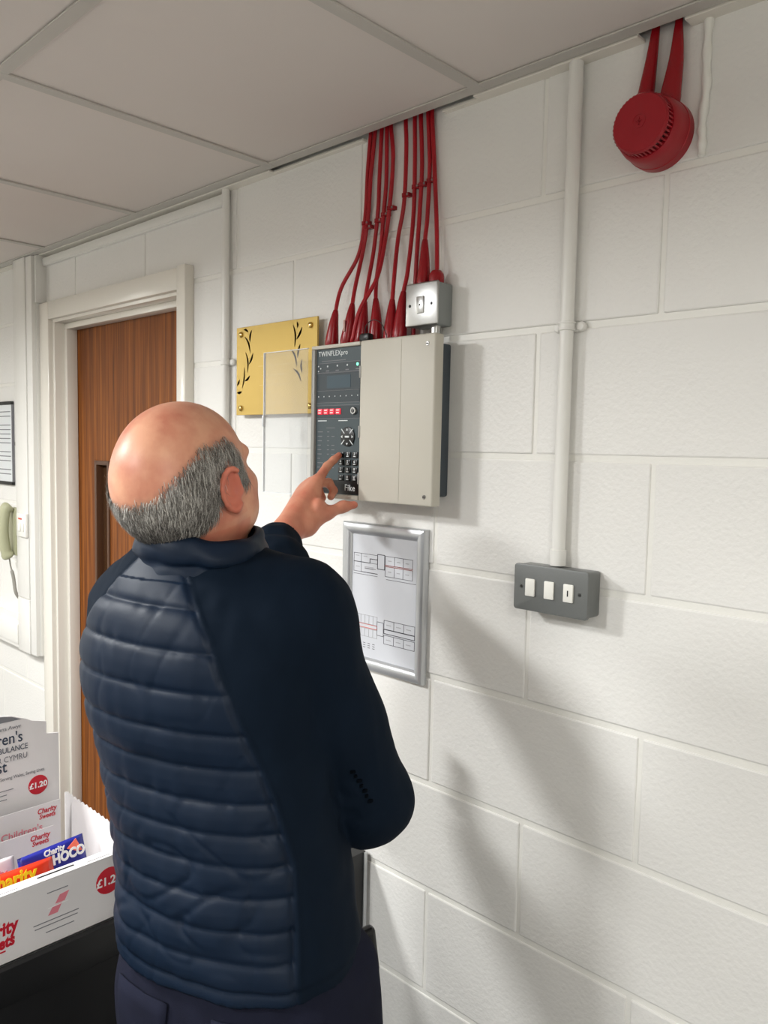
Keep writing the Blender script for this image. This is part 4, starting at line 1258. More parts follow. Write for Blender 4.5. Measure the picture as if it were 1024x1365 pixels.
# ---- head, in its own frame first
HEAD_C = np.array([-0.079, -0.012, 1.540])
HY, HP, HR = math.radians(-6), math.radians(17), math.radians(-3)
HM = np.array(Matrix.Rotation(HY, 3, 'Z') @ Matrix.Rotation(HP, 3, 'X') @ Matrix.Rotation(HR, 3, 'Y'))
def h2m(p): return HEAD_C + HM @ np.array(p, float)
fd = Field((-0.13, -0.16, -0.26), (0.13, 0.16, 0.13), 0.0025)
fd.ell((0, -0.006, 0.018), (0.0790, 0.1000, 0.0880), 0.01)                 # skull
fd.ell((0, -0.050, -0.010), (0.068, 0.058, 0.066), 0.03)                  # occiput
fd.ell((0, 0.030, -0.045), (0.0590, 0.0620, 0.0720), 0.03)                # face block
for s in (-1, 1):
    fd.cone((s * 0.055, 0.000, -0.062), (s * 0.018, 0.072, -0.098), 0.020, 0.017, 0.025)   # jaw
    fd.ell((s * 0.046, 0.060, -0.030), (0.022, 0.022, 0.018), 0.02)       # cheekbone
    fd.ell((s * 0.050, 0.040, -0.060), (0.022, 0.030, 0.030), 0.02)       # cheek
    fd.cone((s * 0.012, 0.092, 0.014), (s * 0.050, 0.074, 0.014), 0.009, 0.008, 0.014)     # brow
    fd.ell((s * 0.031, 0.0915, -0.004), (0.0150, 0.0110, 0.0095), 0.008, cut=True)         # socket
    fd.ell((s * 0.031, 0.0775, -0.004), (0.0125, 0.0125, 0.0115), 0.003)  # eyelids
    fd.ell((s * 0.012, 0.105, -0.036), (0.008, 0.009, 0.007), 0.006)      # nostril wing
    # ear: bowl, rim and lobe
    ec = np.array([s * 0.0800, -0.006, -0.016])
    Re = np.array(Matrix.Rotation(s * math.radians(-24), 3, 'Z') @ Matrix.Rotation(math.radians(-8), 3, 'X'))
    E = lambda p: ec + Re @ np.array([s * p[0], p[1], p[2]])
    fd.ell(E((0.004, 0, 0)), (0.0070, 0.0160, 0.0290), 0.006, R=Re)
    rim = [E((0.006 + 0.004 * math.sin(math.pi * u), 0.010 * math.cos(a), 0)) for u, a in ()]
    rim = []
    for q in range(12):
        a = math.radians(-60 + 250 * q / 11)
        rim.append(E((0.0085 + (0.004 if q > 3 else 0.0), -0.0165 * math.sin(a + 0.3) - 0.001, -0.0285 * math.cos(a + 0.35))))
    for q in range(11): fd.cone(rim[q], rim[q + 1], 0.0038, 0.0038, 0.003)
    fd.ell(E((0.010, 0.000, 0.003)), (0.0045, 0.0075, 0.0130), 0.004, cut=True, R=Re)
    fd.ell(E((0.004, 0.004, -0.028)), (0.006, 0.008, 0.0085), 0.005)
    fd.ell(E((0.006, 0.0135, -0.004)), (0.004, 0.004, 0.006), 0.004)
fd.cone((0, 0.094, 0.004), (0, 0.113, -0.030), 0.0075, 0.0110, 0.010)      # nose
fd.ell((0, 0.084, -0.064), (0.024, 0.012, 0.0060), 0.006)                  # upper lip
fd.ell((0, 0.083, -0.073), (0.020, 0.011, 0.0065), 0.004)                  # lower lip
fd.ell((0, 0.0975, -0.0685), (0.024, 0.006, 0.0012), 0.002, cut=True)      # mouth line
fd.ell((0, 0.074, -0.100), (0.022, 0.018, 0.016), 0.015)                   # chin
nb = HM.T @ (np.array([-0.080, 0.020, 1.395]) - HEAD_C)
fd.cone((0, -0.018, -0.050), nb, 0.0540, 0.0620, 0.03)                     # neck
fd.cone((0, 0.010, -0.075), nb + np.array([0, 0.012, 0]), 0.045, 0.058, 0.03)
# nape folds
hV, hF = fd.mesh(2)
hH = hV.copy()                                                             # head-frame copy
nrm = normals(hV, hF)
fold = -0.0016 * np.exp(-((hH[:, 2] + 0.083 + 0.15 * np.abs(hH[:, 0])) / 0.004) ** 2) * (hH[:, 1] < -0.03)
hV = hV + nrm * fold[:, None]
def hairline(P):
    """>0 inside the horseshoe of hair"""
    x, y, z = P[:, 0], P[:, 1], P[:, 2]
    ang = np.degrees(np.arctan2(np.abs(x) / 0.079, -(y + 0.006) / 0.1))    # 0 at the back, 90 at the ear
    top = np.interp(ang, [0, 25, 45, 65, 90, 105, 118, 130], [-0.004, 0.004, 0.024, 0.044, 0.052, 0.046, 0.020, -0.03])
    bot = np.interp(ang, [0, 30, 55, 75, 88, 98, 106, 116, 130], [-0.070, -0.070, -0.064, -0.050, 0.016, 0.020, -0.010, -0.030, -0.02])
    nz = 0.006 * vnoise(P, 90, 3) + 0.004 * vnoise(P, 260, 5)
    e1 = np.clip((top + 0.006 + 1.6 * nz - z) / 0.020, 0, 1)
    e2 = np.clip((z - bot + nz) / 0.010, 0, 1)
    ear = (np.abs(x) > 0.0815) & (z > -0.055) & (z < 0.024) & (np.abs(y + 0.008) < 0.030)
    return e1 * e2 * (ang < 122) * (~ear)
hairw = hairline(hH)
headV = hV @ HM.T + HEAD_C

# ---- hands
def hand(mirror=False):
    return None
fr = Field((-0.21, 0.29, 1.34), (0.01, 0.60, 1.61), 0.0022)
wr, fo = (-0.131, 0.372, 1.423), (-0.1298, 0.300, 1.380)
fr.cone(fo, wr, 0.031, 0.0275, 0.01)
mcp = {'i': (-0.1249, 0.4916, 1.5185), 'm': (-0.1430, 0.5004, 1.512), 'r': (-0.1574, 0.4993, 1.502), 'l': (-0.166, 0.4942, 1.488)}
for kx, r0, r1 in (('i', 0.0190, 0.0125), ('m', 0.0200, 0.0125), ('r', 0.0190, 0.0120), ('l', 0.0175, 0.0115)):
    fr.cone(wr, mcp[kx], r0, r1, 0.016)
fr.chain([mcp['i'], (-0.1246, 0.5325, 1.546), (-0.119, 0.5517, 1.559), (-0.1134, 0.5657, 1.569)], [0.0108, 0.0090, 0.0080, 0.0068], 0.004)
fr.chain([mcp['m'], (-0.1286, 0.5492, 1.512), (-0.1155, 0.5471, 1.496), (-0.112, 0.5263, 1.484)], [0.0112, 0.0093, 0.0083, 0.0076], 0.004)
fr.chain([mcp['r'], (-0.1498, 0.5448, 1.498), (-0.139, 0.5400, 1.480), (-0.1345, 0.516, 1.473)], [0.0108, 0.0088, 0.0080, 0.0074], 0.004)
fr.chain([mcp['l'], (-0.161, 0.5278, 1.478), (-0.152, 0.5220, 1.464), (-0.1466, 0.4993, 1.460)], [0.0098, 0.0080, 0.0072, 0.0066], 0.004)
fr.chain([(-0.128, 0.385, 1.422), (-0.1120, 0.4180, 1.4330), (-0.0890, 0.4631, 1.4560), (-0.0694, 0.4929, 1.4675), (-0.0525, 0.5108, 1.4710)], [0.020, 0.0190, 0.0122, 0.0102, 0.0078], 0.012)
fr.cone((-0.110, 0.420, 1.438), (-0.122, 0.475, 1.492), 0.0150, 0.0110, 0.016)          # web between thumb and index
fr.ell((-0.098, 0.448, 1.470), (0.010, 0.016, 0.016), 0.012, cut=False)
rhV, rhF = fr.mesh(2)
fl = Field((-0.20, 0.22, 1.00), (0.03, 0.47, 1.23), 0.004)
lw = (-0.125, 0.325, 1.092)
fl.cone((-0.14, 0.26, 1.095), lw, 0.031, 0.027, 0.01)
for i, (dx, dz) in enumerate(((0.058, 0.034), (0.064, 0.012), (0.060, -0.010), (0.052, -0.030))):
    k0 = (lw[0] + dx, lw[1] + 0.04, lw[2] + dz)
    fl.cone(lw, k0, 0.018, 0.0125, 0.014)
    fl.chain([k0, (k0[0] + 0.036, k0[1] + 0.018, k0[2]), (k0[0] + 0.030, k0[1] + 0.042, k0[2]), (k0[0] + 0.012, k0[1] + 0.046, k0[2])], [0.0105, 0.009, 0.0082, 0.0075], 0.004)
fl.chain([lw, (lw[0] + 0.02, lw[1] + 0.01, lw[2] + 0.03), (lw[0] + 0.05, lw[1] + 0.045, lw[2] + 0.052), (lw[0] + 0.07, lw[1] + 0.065, lw[2] + 0.048)], [0.018, 0.016, 0.0115, 0.0085], 0.01)
lhV, lhF = fl.mesh(2)
# ---- the rest of the body under the clothes, coarse
fb_ = Field((-0.30, -0.16, 0.0), (0.26, 0.36, 1.44), 0.012)
tz = [0.80, 0.90, 0.98, 1.06, 1.14, 1.22, 1.30, 1.36, 1.41, 1.44]
tcx = np.array([0.003, 0.003, -0.006, -0.020, -0.035, -0.048, -0.060, -0.070, -0.078, -0.080])
tcy = np.array([0.0, 0.0, 0.004, 0.006, 0.006, 0.008, 0.010, 0.012, 0.016, 0.019])
ta = np.array([0.178, 0.180, 0.174, 0.173, 0.178, 0.184, 0.184, 0.168, 0.122, 0.080])
tb = np.array([0.122, 0.126, 0.126, 0.123, 0.120, 0.119, 0.116, 0.108, 0.090, 0.074])
fb_.column(tz, tcx, tcy, ta - 0.035, tb - 0.035, 0.02)
SH_R, EL_R = (0.075, 0.030, 1.335), (0.150, 0.108, 1.075)
fb_.chain([SH_R, EL_R, (-0.013, 0.212, 1.255), (-0.118, 0.290, 1.385)], [0.05, 0.042, 0.04, 0.034], 0.02)
fb_.chain([(-0.185, 0.05, 1.32), (-0.180, 0.150, 1.10), (-0.135, 0.290, 1.095)], [0.05, 0.042, 0.034], 0.02)
for s in (-1, 1):
    fb_.chain([(0.003 + s * 0.085, 0.005, 0.82), (0.01 + s * 0.10, 0.03, 0.46), (0.01 + s * 0.105, 0.0, 0.08)], [0.075, 0.052, 0.038], 0.03)
bV, bF = fb_.mesh(3)

def skin_mat():
    mt = mat('skin', (214, 158, 128), 0.42, bump=0.12, bscale=260, bdist=0.0008, sss=0.12, spec=0.4)
    nt = mt.node_tree
    b = nt.nodes['Principled BSDF']
    tc = nt.nodes['Texture Coordinate']
    n = nt.nodes.new('ShaderNodeTexNoise'); n.inputs['Scale'].default_value = 22; n.inputs['Detail'].default_value = 6
    nt.links.new(tc.outputs['Object'], n.inputs['Vector'])
    cr = nt.nodes.new('ShaderNodeValToRGB')
    cr.color_ramp.elements[0].position = 0.32; cr.color_ramp.elements[0].color = lin((192, 122, 98))
    cr.color_ramp.elements[1].position = 0.66; cr.color_ramp.elements[1].color = lin((216, 160, 130))
    nt.links.new(n.outputs['Fac'], cr.inputs[0])
    at = nt.nodes.new('ShaderNodeAttribute'); at.attribute_name = 'scalp_hair'
    ar = nt.nodes.new('ShaderNodeAttribute'); ar.attribute_name = 'flush'
    m0 = nt.nodes.new('ShaderNodeMix'); m0.data_type = 'RGBA'
    m0.inputs[7].default_value = lin((198, 104, 84))
    nt.links.new(ar.outputs['Fac'], m0.inputs[0]); nt.links.new(cr.outputs[0], m0.inputs[6])
    mx = nt.nodes.new('ShaderNodeMix'); mx.data_type = 'RGBA'
    mx.inputs[7].default_value = lin((96, 86, 78))
    nt.links.new(at.outputs['Fac'], mx.inputs[0]); nt.links.new(m0.outputs[2], mx.inputs[6])
    nt.links.new(mx.outputs[2], b.inputs['Base Color'])
    return mt
M_SKIN = skin_mat()

person_o = bpy.data.objects.new('person', None)
parts = [(headV, hF), (rhV, rhF), (lhV, lhF), (bV, bF)]
V = np.concatenate([p[0] for p in parts]); off = 0; Fs = []
for v, f in parts:
    Fs.append(f + off); off += len(v)
F = np.concatenate(Fs)
hairA = np.zeros(len(V)); hairA[:len(headV)] = hairw * 0.62
flush = np.zeros(len(V))
flush[:len(headV)] = 0.75 * np.exp(-((np.abs(hH[:, 0]) - 0.09) / 0.014) ** 2) * (hH[:, 2] < 0.03) * (hH[:, 2] > -0.06) * (np.abs(hH[:, 1] + 0.01) < 0.035) + 0.35 * (hH[:, 2] < -0.07) * (hH[:, 1] < 0.03)
rh0 = len(headV)
flush[rh0:rh0 + len(rhV)] = 0.25
tips = [np.array((-0.1134, 0.5657, 1.569)), np.array((-0.0525, 0.5108, 1.471))]
for tp in tips:
    flush[rh0:rh0 + len(rhV)] += 0.5 * np.exp(-(np.linalg.norm(rhV - tp, axis=1) / 0.014) ** 2)
me = np_mesh('person', V, F, [M_SKIN], attr={'scalp_hair': hairA, 'flush': np.clip(flush, 0, 1)})
bpy.data.objects.remove(person_o)
MAN = bpy.data.objects.new('person', me)
MAN.location = MAN_AT
MAN.rotation_euler = (0, 0, MAN_YAW)
COL.objects.link(MAN)
tag(MAN, 'balding person in a navy padded jacket pressing the alarm keypad', 'person')

def man_part(name, me, parent=None, label=None):
    o = bpy.data.objects.new(name, me)
    COL.objects.link(o)
    o.parent = parent or MAN
    if label: o['label'] = label
    return o

# ---- eyes and brows
for s in (-1, 1):
    bm = bmesh.new(); bmesh.ops.create_uvsphere(bm, u_segments=16, v_segments=10, radius=0.0118)
    c = h2m((s * 0.031, 0.0805, -0.004)); bmesh.ops.translate(bm, verts=bm.verts, vec=c)
    me = bpy.data.meshes.new('eye'); bm.to_mesh(me); bm.free(); me.materials.append(mat('eye_white', (228, 224, 218), 0.15))
    man_part('eye', me)

# ---- hair: short grey strands
def strands(idx, n, Ls, w, seed, lift, col_attr):
    r = np.random.default_rng(seed)
    pr = hairw[idx] ** 1.2; pr /= pr.sum()
    ch = r.choice(idx, n, p=pr)
    base = hH[ch] + r.normal(0, 0.0011, (n, 3))
    N = nrm[ch]
    dn = np.array([0, -0.25, -1.0])[None] + r.normal(0, 0.16, (n, 3))
    dn[:, 0] += np.sign(base[:, 0]) * 0.05
    dn -= N * (dn * N).sum(1)[:, None]
    dn /= np.linalg.norm(dn, axis=1, keepdims=True) + 1e-9
    L = Ls * r.uniform(0.55, 1.2, n) * (0.5 + 0.5 * hairw[ch])
    side = np.cross(dn, N)
    P, Q = [], []
    segs = 3
    for q in range(segs + 1):
        u = q / segs
        lf = lift * (1.0 - 0.65 * u * u) * u ** 0.5 * r.uniform(0.5, 1.4, n)
        c = base + dn * (L * u)[:, None] + N * (lf - 0.004 * u * u * 0.5)[:, None]
        # keep to the skull curve
        ww = w * (1 - 0.8 * u)
        P.append(c + side * ww); Q.append(c - side * ww)
    V = np.stack([v for pq in zip(P, Q) for v in pq], 1).reshape(-1, 3)
    k = 2 * (segs + 1)
    F = np.concatenate([np.stack([np.arange(n) * k + 2 * q, np.arange(n) * k + 2 * q + 1, np.arange(n) * k + 2 * q + 3, np.arange(n) * k + 2 * q + 2], 1) for q in range(segs)])
    return V @ HM.T + HEAD_C, F, np.repeat(np.arange(n), k), ch
hidx = np.where(hairw > 0.08)[0]
hv, hf, hid, ch = strands(hidx, 15000, 0.021, 0.00042, 5, 0.0052, None)
tone = rng.uniform(0, 1, 15000)
low = np.clip((-hH[ch][:, 2] - 0.015) / 0.05, 0, 1) * np.clip(1.2 - np.abs(hH[ch][:, 0]) / 0.08, 0.2, 1)
tone = np.clip((tone ** 1.25) * 0.95 + 0.12 - 0.42 * low, 0, 1)
hm = bpy.data.materials.new('grey_hair')
hm.use_nodes = True
nt = hm.node_tree; b = nt.nodes['Principled BSDF']
at = nt.nodes.new('ShaderNodeAttribute'); at.attribute_name = 'tone'
cr = nt.nodes.new('ShaderNodeValToRGB')
cr.color_ramp.elements[0].color = lin((54, 50, 46)); cr.color_ramp.elements[1].color = lin((206, 202, 194))
e = cr.color_ramp.elements.new(0.5); e.color = lin((128, 123, 116))
nt.links.new(at.outputs['Fac'], cr.inputs[0]); nt.links.new(cr.outputs[0], b.inputs['Base Color'])
b.inputs['Roughness'].default_value = 0.45
me = np_mesh('hair', hv, hf, [hm], attr={'tone': tone[hid]})
o = man_part('hair', me, label='short grey hair around a bald crown'); o['kind'] = 'stuff'

# ---- jacket
JB = ((-0.30, -0.17, 0.86), (0.26, 0.40, 1.475), 0.0030)
fj = Field(*JB)
hem = 0.872
jz = np.array([hem, 0.90, 0.98, 1.06, 1.14, 1.22, 1.30, 1.36, 1.41, 1.445])
fj.column(jz, np.interp(jz, tz, tcx), np.interp(jz, tz, tcy), np.interp(jz, tz, ta), np.interp(jz, tz, tb), 0.03)
fj.ell((-0.05, -0.035, 1.27), (0.150, 0.085, 0.13), 0.05)                     # shoulder blades
fj.cone((-0.075, 0.020, 1.385), (0.070, 0.040, 1.350), 0.052, 0.074, 0.045)    # shoulder slope, right
fj.cone((-0.080, 0.020, 1.385), (-0.185, 0.035, 1.350), 0.052, 0.062, 0.045)   # and left
fa = Field(*JB)                                                               # the sleeve by itself, so that it folds against the side
fa.chain([(0.072, 0.038, 1.335), (0.118, 0.066, 1.20), (0.152, 0.104, 1.085)], [0.077, 0.071, 0.065], 0.02)
fa.ell((0.158, 0.108, 1.060), (0.062, 0.062, 0.058), 0.03)
for q_ in ((1.150, 0.0), (1.118, 0.008), (1.090, 0.014)):                     # bunched folds on the inside of the elbow
    fa.cone((0.088 + q_[1], 0.020 + q_[1], q_[0]), (0.165 + q_[1], 0.038 + q_[1], q_[0] - 0.035), 0.010, 0.006, 0.012)
fa.chain([(0.150, 0.112, 1.075), (0.06, 0.175, 1.19), (-0.030, 0.225, 1.290), (-0.092, 0.270, 1.375), (-0.1215, 0.318, 1.398), (-0.1265, 0.338, 1.4065)], [0.064, 0.060, 0.058, 0.054, 0.046, 0.040], 0.012)
fa.ell((-0.060, 0.245, 1.362), (0.045, 0.050, 0.035), 0.02)
zz_ = fj.lo[2] + fj.h * np.arange(fj.n[2])
fj.put((slice(None),) * 3, fa.f, np.interp(zz_, [1.12, 1.20, 1.34], [0.004, 0.010, 0.045]).astype(np.float32)[None, None, :])
del fa
fj.chain([(-0.185, 0.045, 1.325), (-0.180, 0.150, 1.110), (-0.140, 0.275, 1.098)], [0.064, 0.056, 0.046], 0.02)
# hollow at the cuffs and the neck so that skin enters a real opening
fj.cone((-0.1265, 0.338, 1.4065), (-0.1330, 0.372, 1.424), 0.0345, 0.0335, 0.002, cut=True)
jV, jF = fj.mesh(2)
jN = normals(jV, jF)
x, y, z = jV[:, 0], jV[:, 1], jV[:, 2]
SEAMZ = [1.374, 1.324, 1.274, 1.222, 1.176, 1.132, 1.092, 1.052, 1.012, 0.970, 0.930, 0.893]
sz = np.array([1.44, 1.415, 1.37, 1.339, 1.269, 1.185, 1.123, 1.037, 0.947, 0.866])
sx = np.array([-0.055, -0.0345, 0.0009, 0.0242, 0.0559, 0.0847, 0.1064, 0.1299, 0.1401, 0.1472])
sxl = np.array([-0.115, -0.135, -0.175, -0.2, -0.225, -0.215, -0.20, -0.19, -0.18, -0.18])
xr = np.interp(-z, -sz, sx)
xl = np.interp(-z, -sz, sxl)
# the sleeve lies outside the seam; the back panel inside it and behind the side line
inside = (x < xr) & (x > xl) & (y < np.where(z > 1.2, 0.075, 0.055) + 0.0 * x)
arm_d = np.full(len(jV), 9.0)
def seg_d(P, a, b):
    a, b = np.array(a), np.array(b); d = b - a
    t = np.clip(((P - a) @ d) / (d @ d), 0, 1)
    return np.linalg.norm(P - a - t[:, None] * d, axis=1)
d_up = np.minimum(seg_d(jV, (0.118, 0.070, 1.20), (0.152, 0.108, 1.085)), seg_d(jV, (0.158, 0.112, 1.060), (0.150, 0.112, 1.075)))
sleeve = (d_up < 0.080) & (x > 0.075) & (z > 1.0) & (x > xr - 0.004) | (y > 0.16)
front = y > 0.05
quilt = inside & ~sleeve
ylim = np.where(z > 1.2, 0.075, 0.055)
qv = np.clip(0.5 + np.minimum(np.minimum(xr - x, x - xl), ylim - y) / 0.0035, 0, 1) * (~sleeve)
dseam = np.min(np.abs(z[:, None] + 0.010 * np.sin(x[:, None] * 9 + 0.6) * 0.4 - np.array(SEAMZ)[None]), axis=1)
edge = np.clip(np.minimum(xr - x, x - xl) / 0.010, 0, 1)
puff = 0.0034 * (1 - np.exp(-(dseam / 0.0042) ** 1.3)) + 0.0016 * np.clip(dseam / 0.022, 0, 1) * edge
# puckers beside each stitched line and creases across the baffles
puck = 0.0036 * vnoise(np.stack([x * 1.0, y * 0.4, z * 0.22], 1), 75, 2) * np.exp(-dseam / 0.018)
fold1 = 0.0085 * np.clip(vnoise(np.stack([x * 0.9 + z * 0.7, y * 0.4, z * 0.5 - x * 0.45], 1), 26, 4), -0.5, 0.5) * np.clip((1.13 - z) / 0.12, 0.12, 1)
wide = 0.0030 * vnoise(jV, 12, 7)
qd = np.where(z > 1.374 + 0.028, 0.25, 1.0)
nv = vnoise(np.stack([x * 0.55 + z * 0.9, y * 0.3, z * 0.75 - x * 0.55], 1), 24, 61)
fold2 = -0.0022 * np.exp(-(nv / 0.075) ** 2) * np.clip((1.14 - z) / 0.10, 0, 1) * np.clip((z - 0.90) / 0.05, 0, 1)
nw = vnoise(np.stack([x * 1.1 - z * 0.4, y * 0.3, z * 0.6 + x * 0.3], 1), 20, 67)
fold2 += -0.0007 * np.exp(-(nw / 0.06) ** 2)
disp = ((puff + puck) * qd + fold1 + wide + fold2) * qv
# seam ridge along the raglan line
back = (y < 0.06)
ridge = 0.0016 * np.exp(-((x - xr - 0.003) / 0.0030) ** 2) - 0.0022 * np.exp(-((x - xr + 0.0025) / 0.0028) ** 2)
disp = disp + np.where(back & ~((z < 1.17) & (d_up < 0.072) & (x > 0.10)), ridge, 0)
disp += np.where(back & (np.abs(x - xl) < 0.02), -0.0020 * np.exp(-((x - xl) / 0.0028) ** 2), 0)
# sleeve creases: a few around the elbow, soft ones elsewhere
sl = ~quilt
dl = np.linalg.norm(jV - np.array([0.105, 0.060, 1.110]), axis=1)
cre = 0.0065 * np.sin((z - 0.55 * x) * 95 + 5 * vnoise(jV, 16, 9)) * np.exp(-(dl / 0.060) ** 2) * (d_up < 0.09)
rid = 0.5 - np.abs(vnoise(np.stack([x + 0.35 * z, y, z * 0.45 - 0.2 * x], 1), 15, 51)) * 2
cre += 0.0060 * np.clip(rid, -0.2, 0.5) * np.exp(-(dl / 0.16) ** 2)
cre += 0.006 * vnoise(np.stack([x, y, z * 0.5], 1), 18, 12) + 0.0025 * vnoise(np.stack([x * 1.4, y, z * 0.6], 1), 45, 13)
cuffd = np.linalg.norm(jV - np.array([-0.105, 0.29, 1.388]), axis=1)
cre += 0.008 * vnoise(np.stack([x * 0.7, y * 1.3, z * 1.3], 1), 42, 21) * np.exp(-(cuffd / 0.08) ** 2)
disp += np.where(sl, cre, 0)
# hem band
disp += np.where(z < hem + 0.02, -0.0015, 0)
jV2 = jV + jN * disp[:, None]
me = np_mesh('jacket', jV2, jF, [M_JACKET], attr={'quilted': qv})
jacket = man_part('jacket', me, label='navy jacket with a quilted back and smooth sleeves')

# stand collar: a soft double fold round the neck
def band(cz, rings, thick, n=96):
    """closed band: outer rings then inner rings; rings = (z, rx, ry, cx, cy)"""
    V, F = [], []
    prof = [(z_, rx_, ry_, cx_, cy_, 0) for z_, rx_, ry_, cx_, cy_ in rings] + [(z_, rx_ - thick, ry_ - thick, cx_, cy_, 0) for z_, rx_, ry_, cx_, cy_ in rings[::-1]]
    for (z_, rx_, ry_, cx_, cy_, _) in prof:
        for q in range(n):
            a = 2 * math.pi * q / n
            V.append((cx_ + rx_ * math.cos(a), cy_ + ry_ * math.sin(a), z_ + cz(a, z_)))
    m_ = len(prof)
    for r in range(m_):
        for q in range(n):
            F.append((r * n + q, r * n + (q + 1) % n, ((r + 1) % m_) * n + (q + 1) % n, ((r + 1) % m_) * n + q))
    return np.array(V), np.array(F)
cV, cF = band(lambda a, z_: (0.012 * math.sin(a) * 0.3 - 0.008 * math.cos(a)) * (1 if z_ > 1.43 else 0.4),
              [(1.385, 0.108, 0.106, -0.068, 0.020), (1.400, 0.1030, 0.102, -0.068, 0.017), (1.413, 0.0985, 0.098, -0.068, 0.015), (1.421, 0.0940, 0.094, -0.068, 0.014), (1.426, 0.0895, 0.090, -0.068, 0.013), (1.432, 0.0935, 0.0945, -0.068, 0.012),
               (1.442, 0.0945, 0.0955, -0.068, 0.011), (1.453, 0.0925, 0.0935, -0.068, 0.010), (1.463, 0.0890, 0.090, -0.068, 0.010), (1.469, 0.0850, 0.086, -0.068, 0.010)], 0.010)
cN = normals(cV, cF)
cV = cV + cN * (0.011 * vnoise(cV * np.array([0.5, 0.5, 2.0]), 40, 31) - 0.0035 * np.exp(-(vnoise(cV * np.array([0.35, 0.35, 2.6]), 46, 35) / 0.06) ** 2))[:, None]
me = np_mesh('collar', cV, cF, [M_QUILT])
o = man_part('collar', me, jacket)
mod = o.modifiers.new('subsurf', 'SUBSURF'); mod.levels = mod.render_levels = 1
# tone-on-tone embroidery on the sleeve
eb = bmesh.new()
for i in range(7):
    pz = 1.142 - i * 0.0075
    ox = 0.166 + i * 0.0032
    bx(eb, ox, ox + 0.0055 - 0.002 * (i % 2), 0.030, 0.0345, pz - 0.002, pz + 0.0028, bev=0.0006, seg=1)
for v in eb.verts:                                         # drop each mark onto the sleeve surface
    q = np.argmin(np.linalg.norm(jV2[:, [0, 2]] - np.array([v.co.x, v.co.z]), axis=1) + (jV2[:, 1] > 0.10) * 9)
    v.co.y = jV2[q, 1] + (v.co.y - 0.0335)
me = bpy.data.meshes.new('embroidery'); eb.to_mesh(me); eb.free(); me.materials.append(mat('black_thread', (5, 9, 15), 0.9, spec=0.05))
man_part('sleeve_embroidery', me, jacket)

# ---- trousers
ft = Field((-0.24, -0.20, 0.0), (0.27, 0.20, 0.96), 0.006)
ft.column([0.74, 0.80, 0.88, 0.95], [0.006, 0.006, 0.004, 0.003], [0, 0, 0, 0], [0.176, 0.176, 0.170, 0.160], [0.122, 0.122, 0.118, 0.110], 0.03, 2.4)
for s in (-1, 1):
    ft.chain([(0.006 + s * 0.088, 0.0, 0.80), (0.010 + s * 0.104, 0.025, 0.46), (0.010 + s * 0.108, 0.0, 0.05)], [0.098, 0.075, 0.066], 0.03)
ft.cone((0.150, 0.050, 0.845), (0.160, 0.030, 0.74), 0.048, 0.055, 0.03)
tV, tF = ft.mesh(2)
tN = normals(tV, tF)
tV = tV + tN * (0.007 * vnoise(tV * np.array([1, 1, 0.6]), 16, 41) + 0.003 * vnoise(tV * np.array([1, 1, 0.7]), 40, 43))[:, None]
tV[:, 2] = np.maximum(tV[:, 2], 0.022)
me = np_mesh('trousers', tV, tF, [M_NAVYTROUSER])
trousers = man_part('trousers', me, label='dark navy work trousers')
def onto(V, P, push=0.002):
    q = np.argmin(np.linalg.norm(V - P, axis=1)); return q
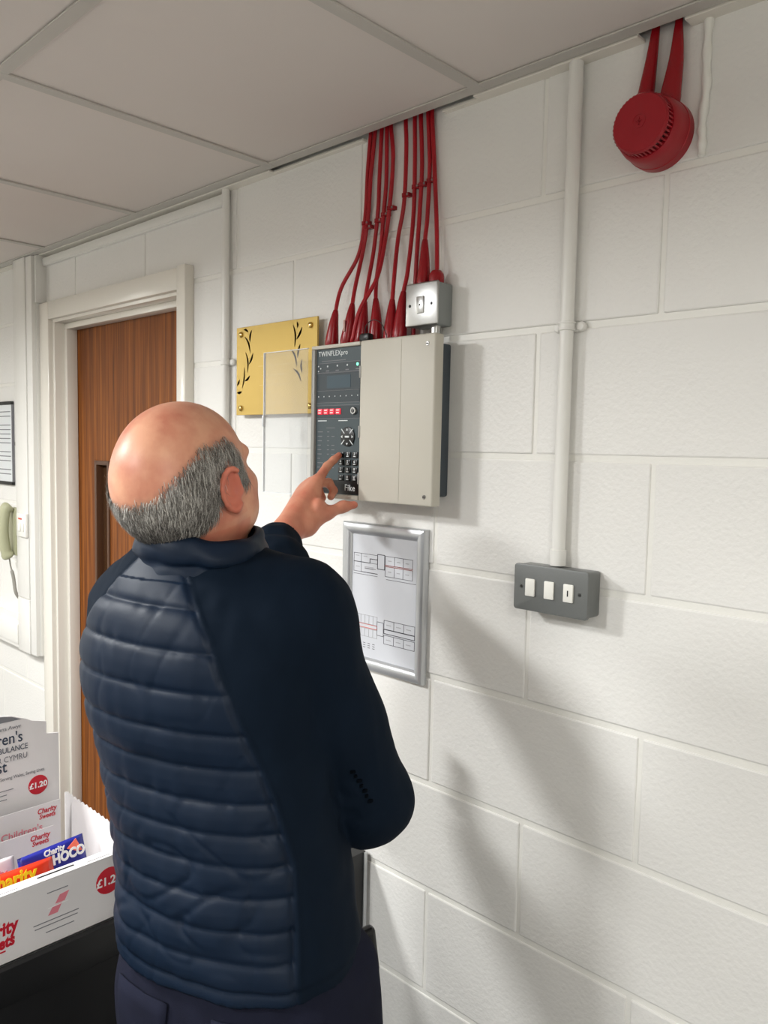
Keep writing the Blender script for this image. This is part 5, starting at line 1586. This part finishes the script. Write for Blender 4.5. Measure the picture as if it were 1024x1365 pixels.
# back pocket flap, seam and hip pouch
def patch(name, mt, corners, V, N, off, nu=8, nv=6):
    bm = bmesh.new(); g = []
    A, B, C_, D_ = [np.array(c) for c in corners]
    for i in range(nu + 1):
        row = []
        for j in range(nv + 1):
            u, v = i / nu, j / nv
            p = (A * (1 - u) + B * u) * (1 - v) + (D_ * (1 - u) + C_ * u) * v
            q = np.argmin(((V - p) ** 2).sum(1))
            row.append(bm.verts.new(V[q] + N[q] * off if False else p * 0.0 + (p - N[q] * ((p - V[q]) @ N[q]) + N[q] * off)))
        g.append(row)
    fs = [bm.faces.new((g[i][j], g[i + 1][j], g[i + 1][j + 1], g[i][j + 1])) for i in range(nu) for j in range(nv)]
    bmesh.ops.recalc_face_normals(bm, faces=fs)
    bmesh.ops.solidify(bm, geom=fs, thickness=0.003)
    me = bpy.data.meshes.new(name); bm.to_mesh(me); bm.free(); me.materials.append(mt)
    me.polygons.foreach_set('use_smooth', [True] * len(me.polygons))
    return man_part(name, me, trousers)
tN = normals(tV, tF)
patch('back_pocket', M_NAVYTROUSER, [(0.040, -0.12, 0.846), (0.150, -0.10, 0.846), (0.145, -0.10, 0.715), (0.045, -0.12, 0.715)], tV, tN, 0.004)
patch('back_pocket', M_NAVYTROUSER, [(-0.135, -0.10, 0.846), (-0.030, -0.12, 0.846), (-0.035, -0.12, 0.715), (-0.130, -0.10, 0.715)], tV, tN, 0.004)
bm = bmesh.new(); bx(bm, -0.020, 0.020, -0.009, 0.009, -0.036, 0.036, bev=0.006, seg=3)
bmesh.ops.transform(bm, matrix=Matrix.Translation((0.168, 0.078, 0.850)) @ Matrix.Rotation(math.radians(52), 4, 'Z') @ Matrix.Rotation(math.radians(-8), 4, 'Y'), verts=bm.verts)
me = bpy.data.meshes.new('hip_pouch'); bm.to_mesh(me); bm.free(); me.materials.append(M_BLACK)
man_part('hip_pouch', me, trousers, 'black pouch at the hip pocket')
# ---- shoes
for s in (-1, 1):
    fs_ = Field((-0.08, -0.14, -0.005), (0.08, 0.22, 0.13), 0.006)
    fs_.chain([(0, -0.055, 0.045), (0, 0.05, 0.042), (0.004 * s, 0.150, 0.034)], [0.042, 0.044, 0.034], 0.02)
    fs_.cone((0, -0.030, 0.05), (0, -0.025, 0.10), 0.042, 0.040, 0.02)
    v, f = fs_.mesh(2); v[:, 2] = np.maximum(v[:, 2], 0.0)
    v = v + np.array([0.010 + s * 0.108, 0.02, 0.0])
    me = np_mesh('shoe', v, f, [M_SHOE]); man_part('shoe', me)
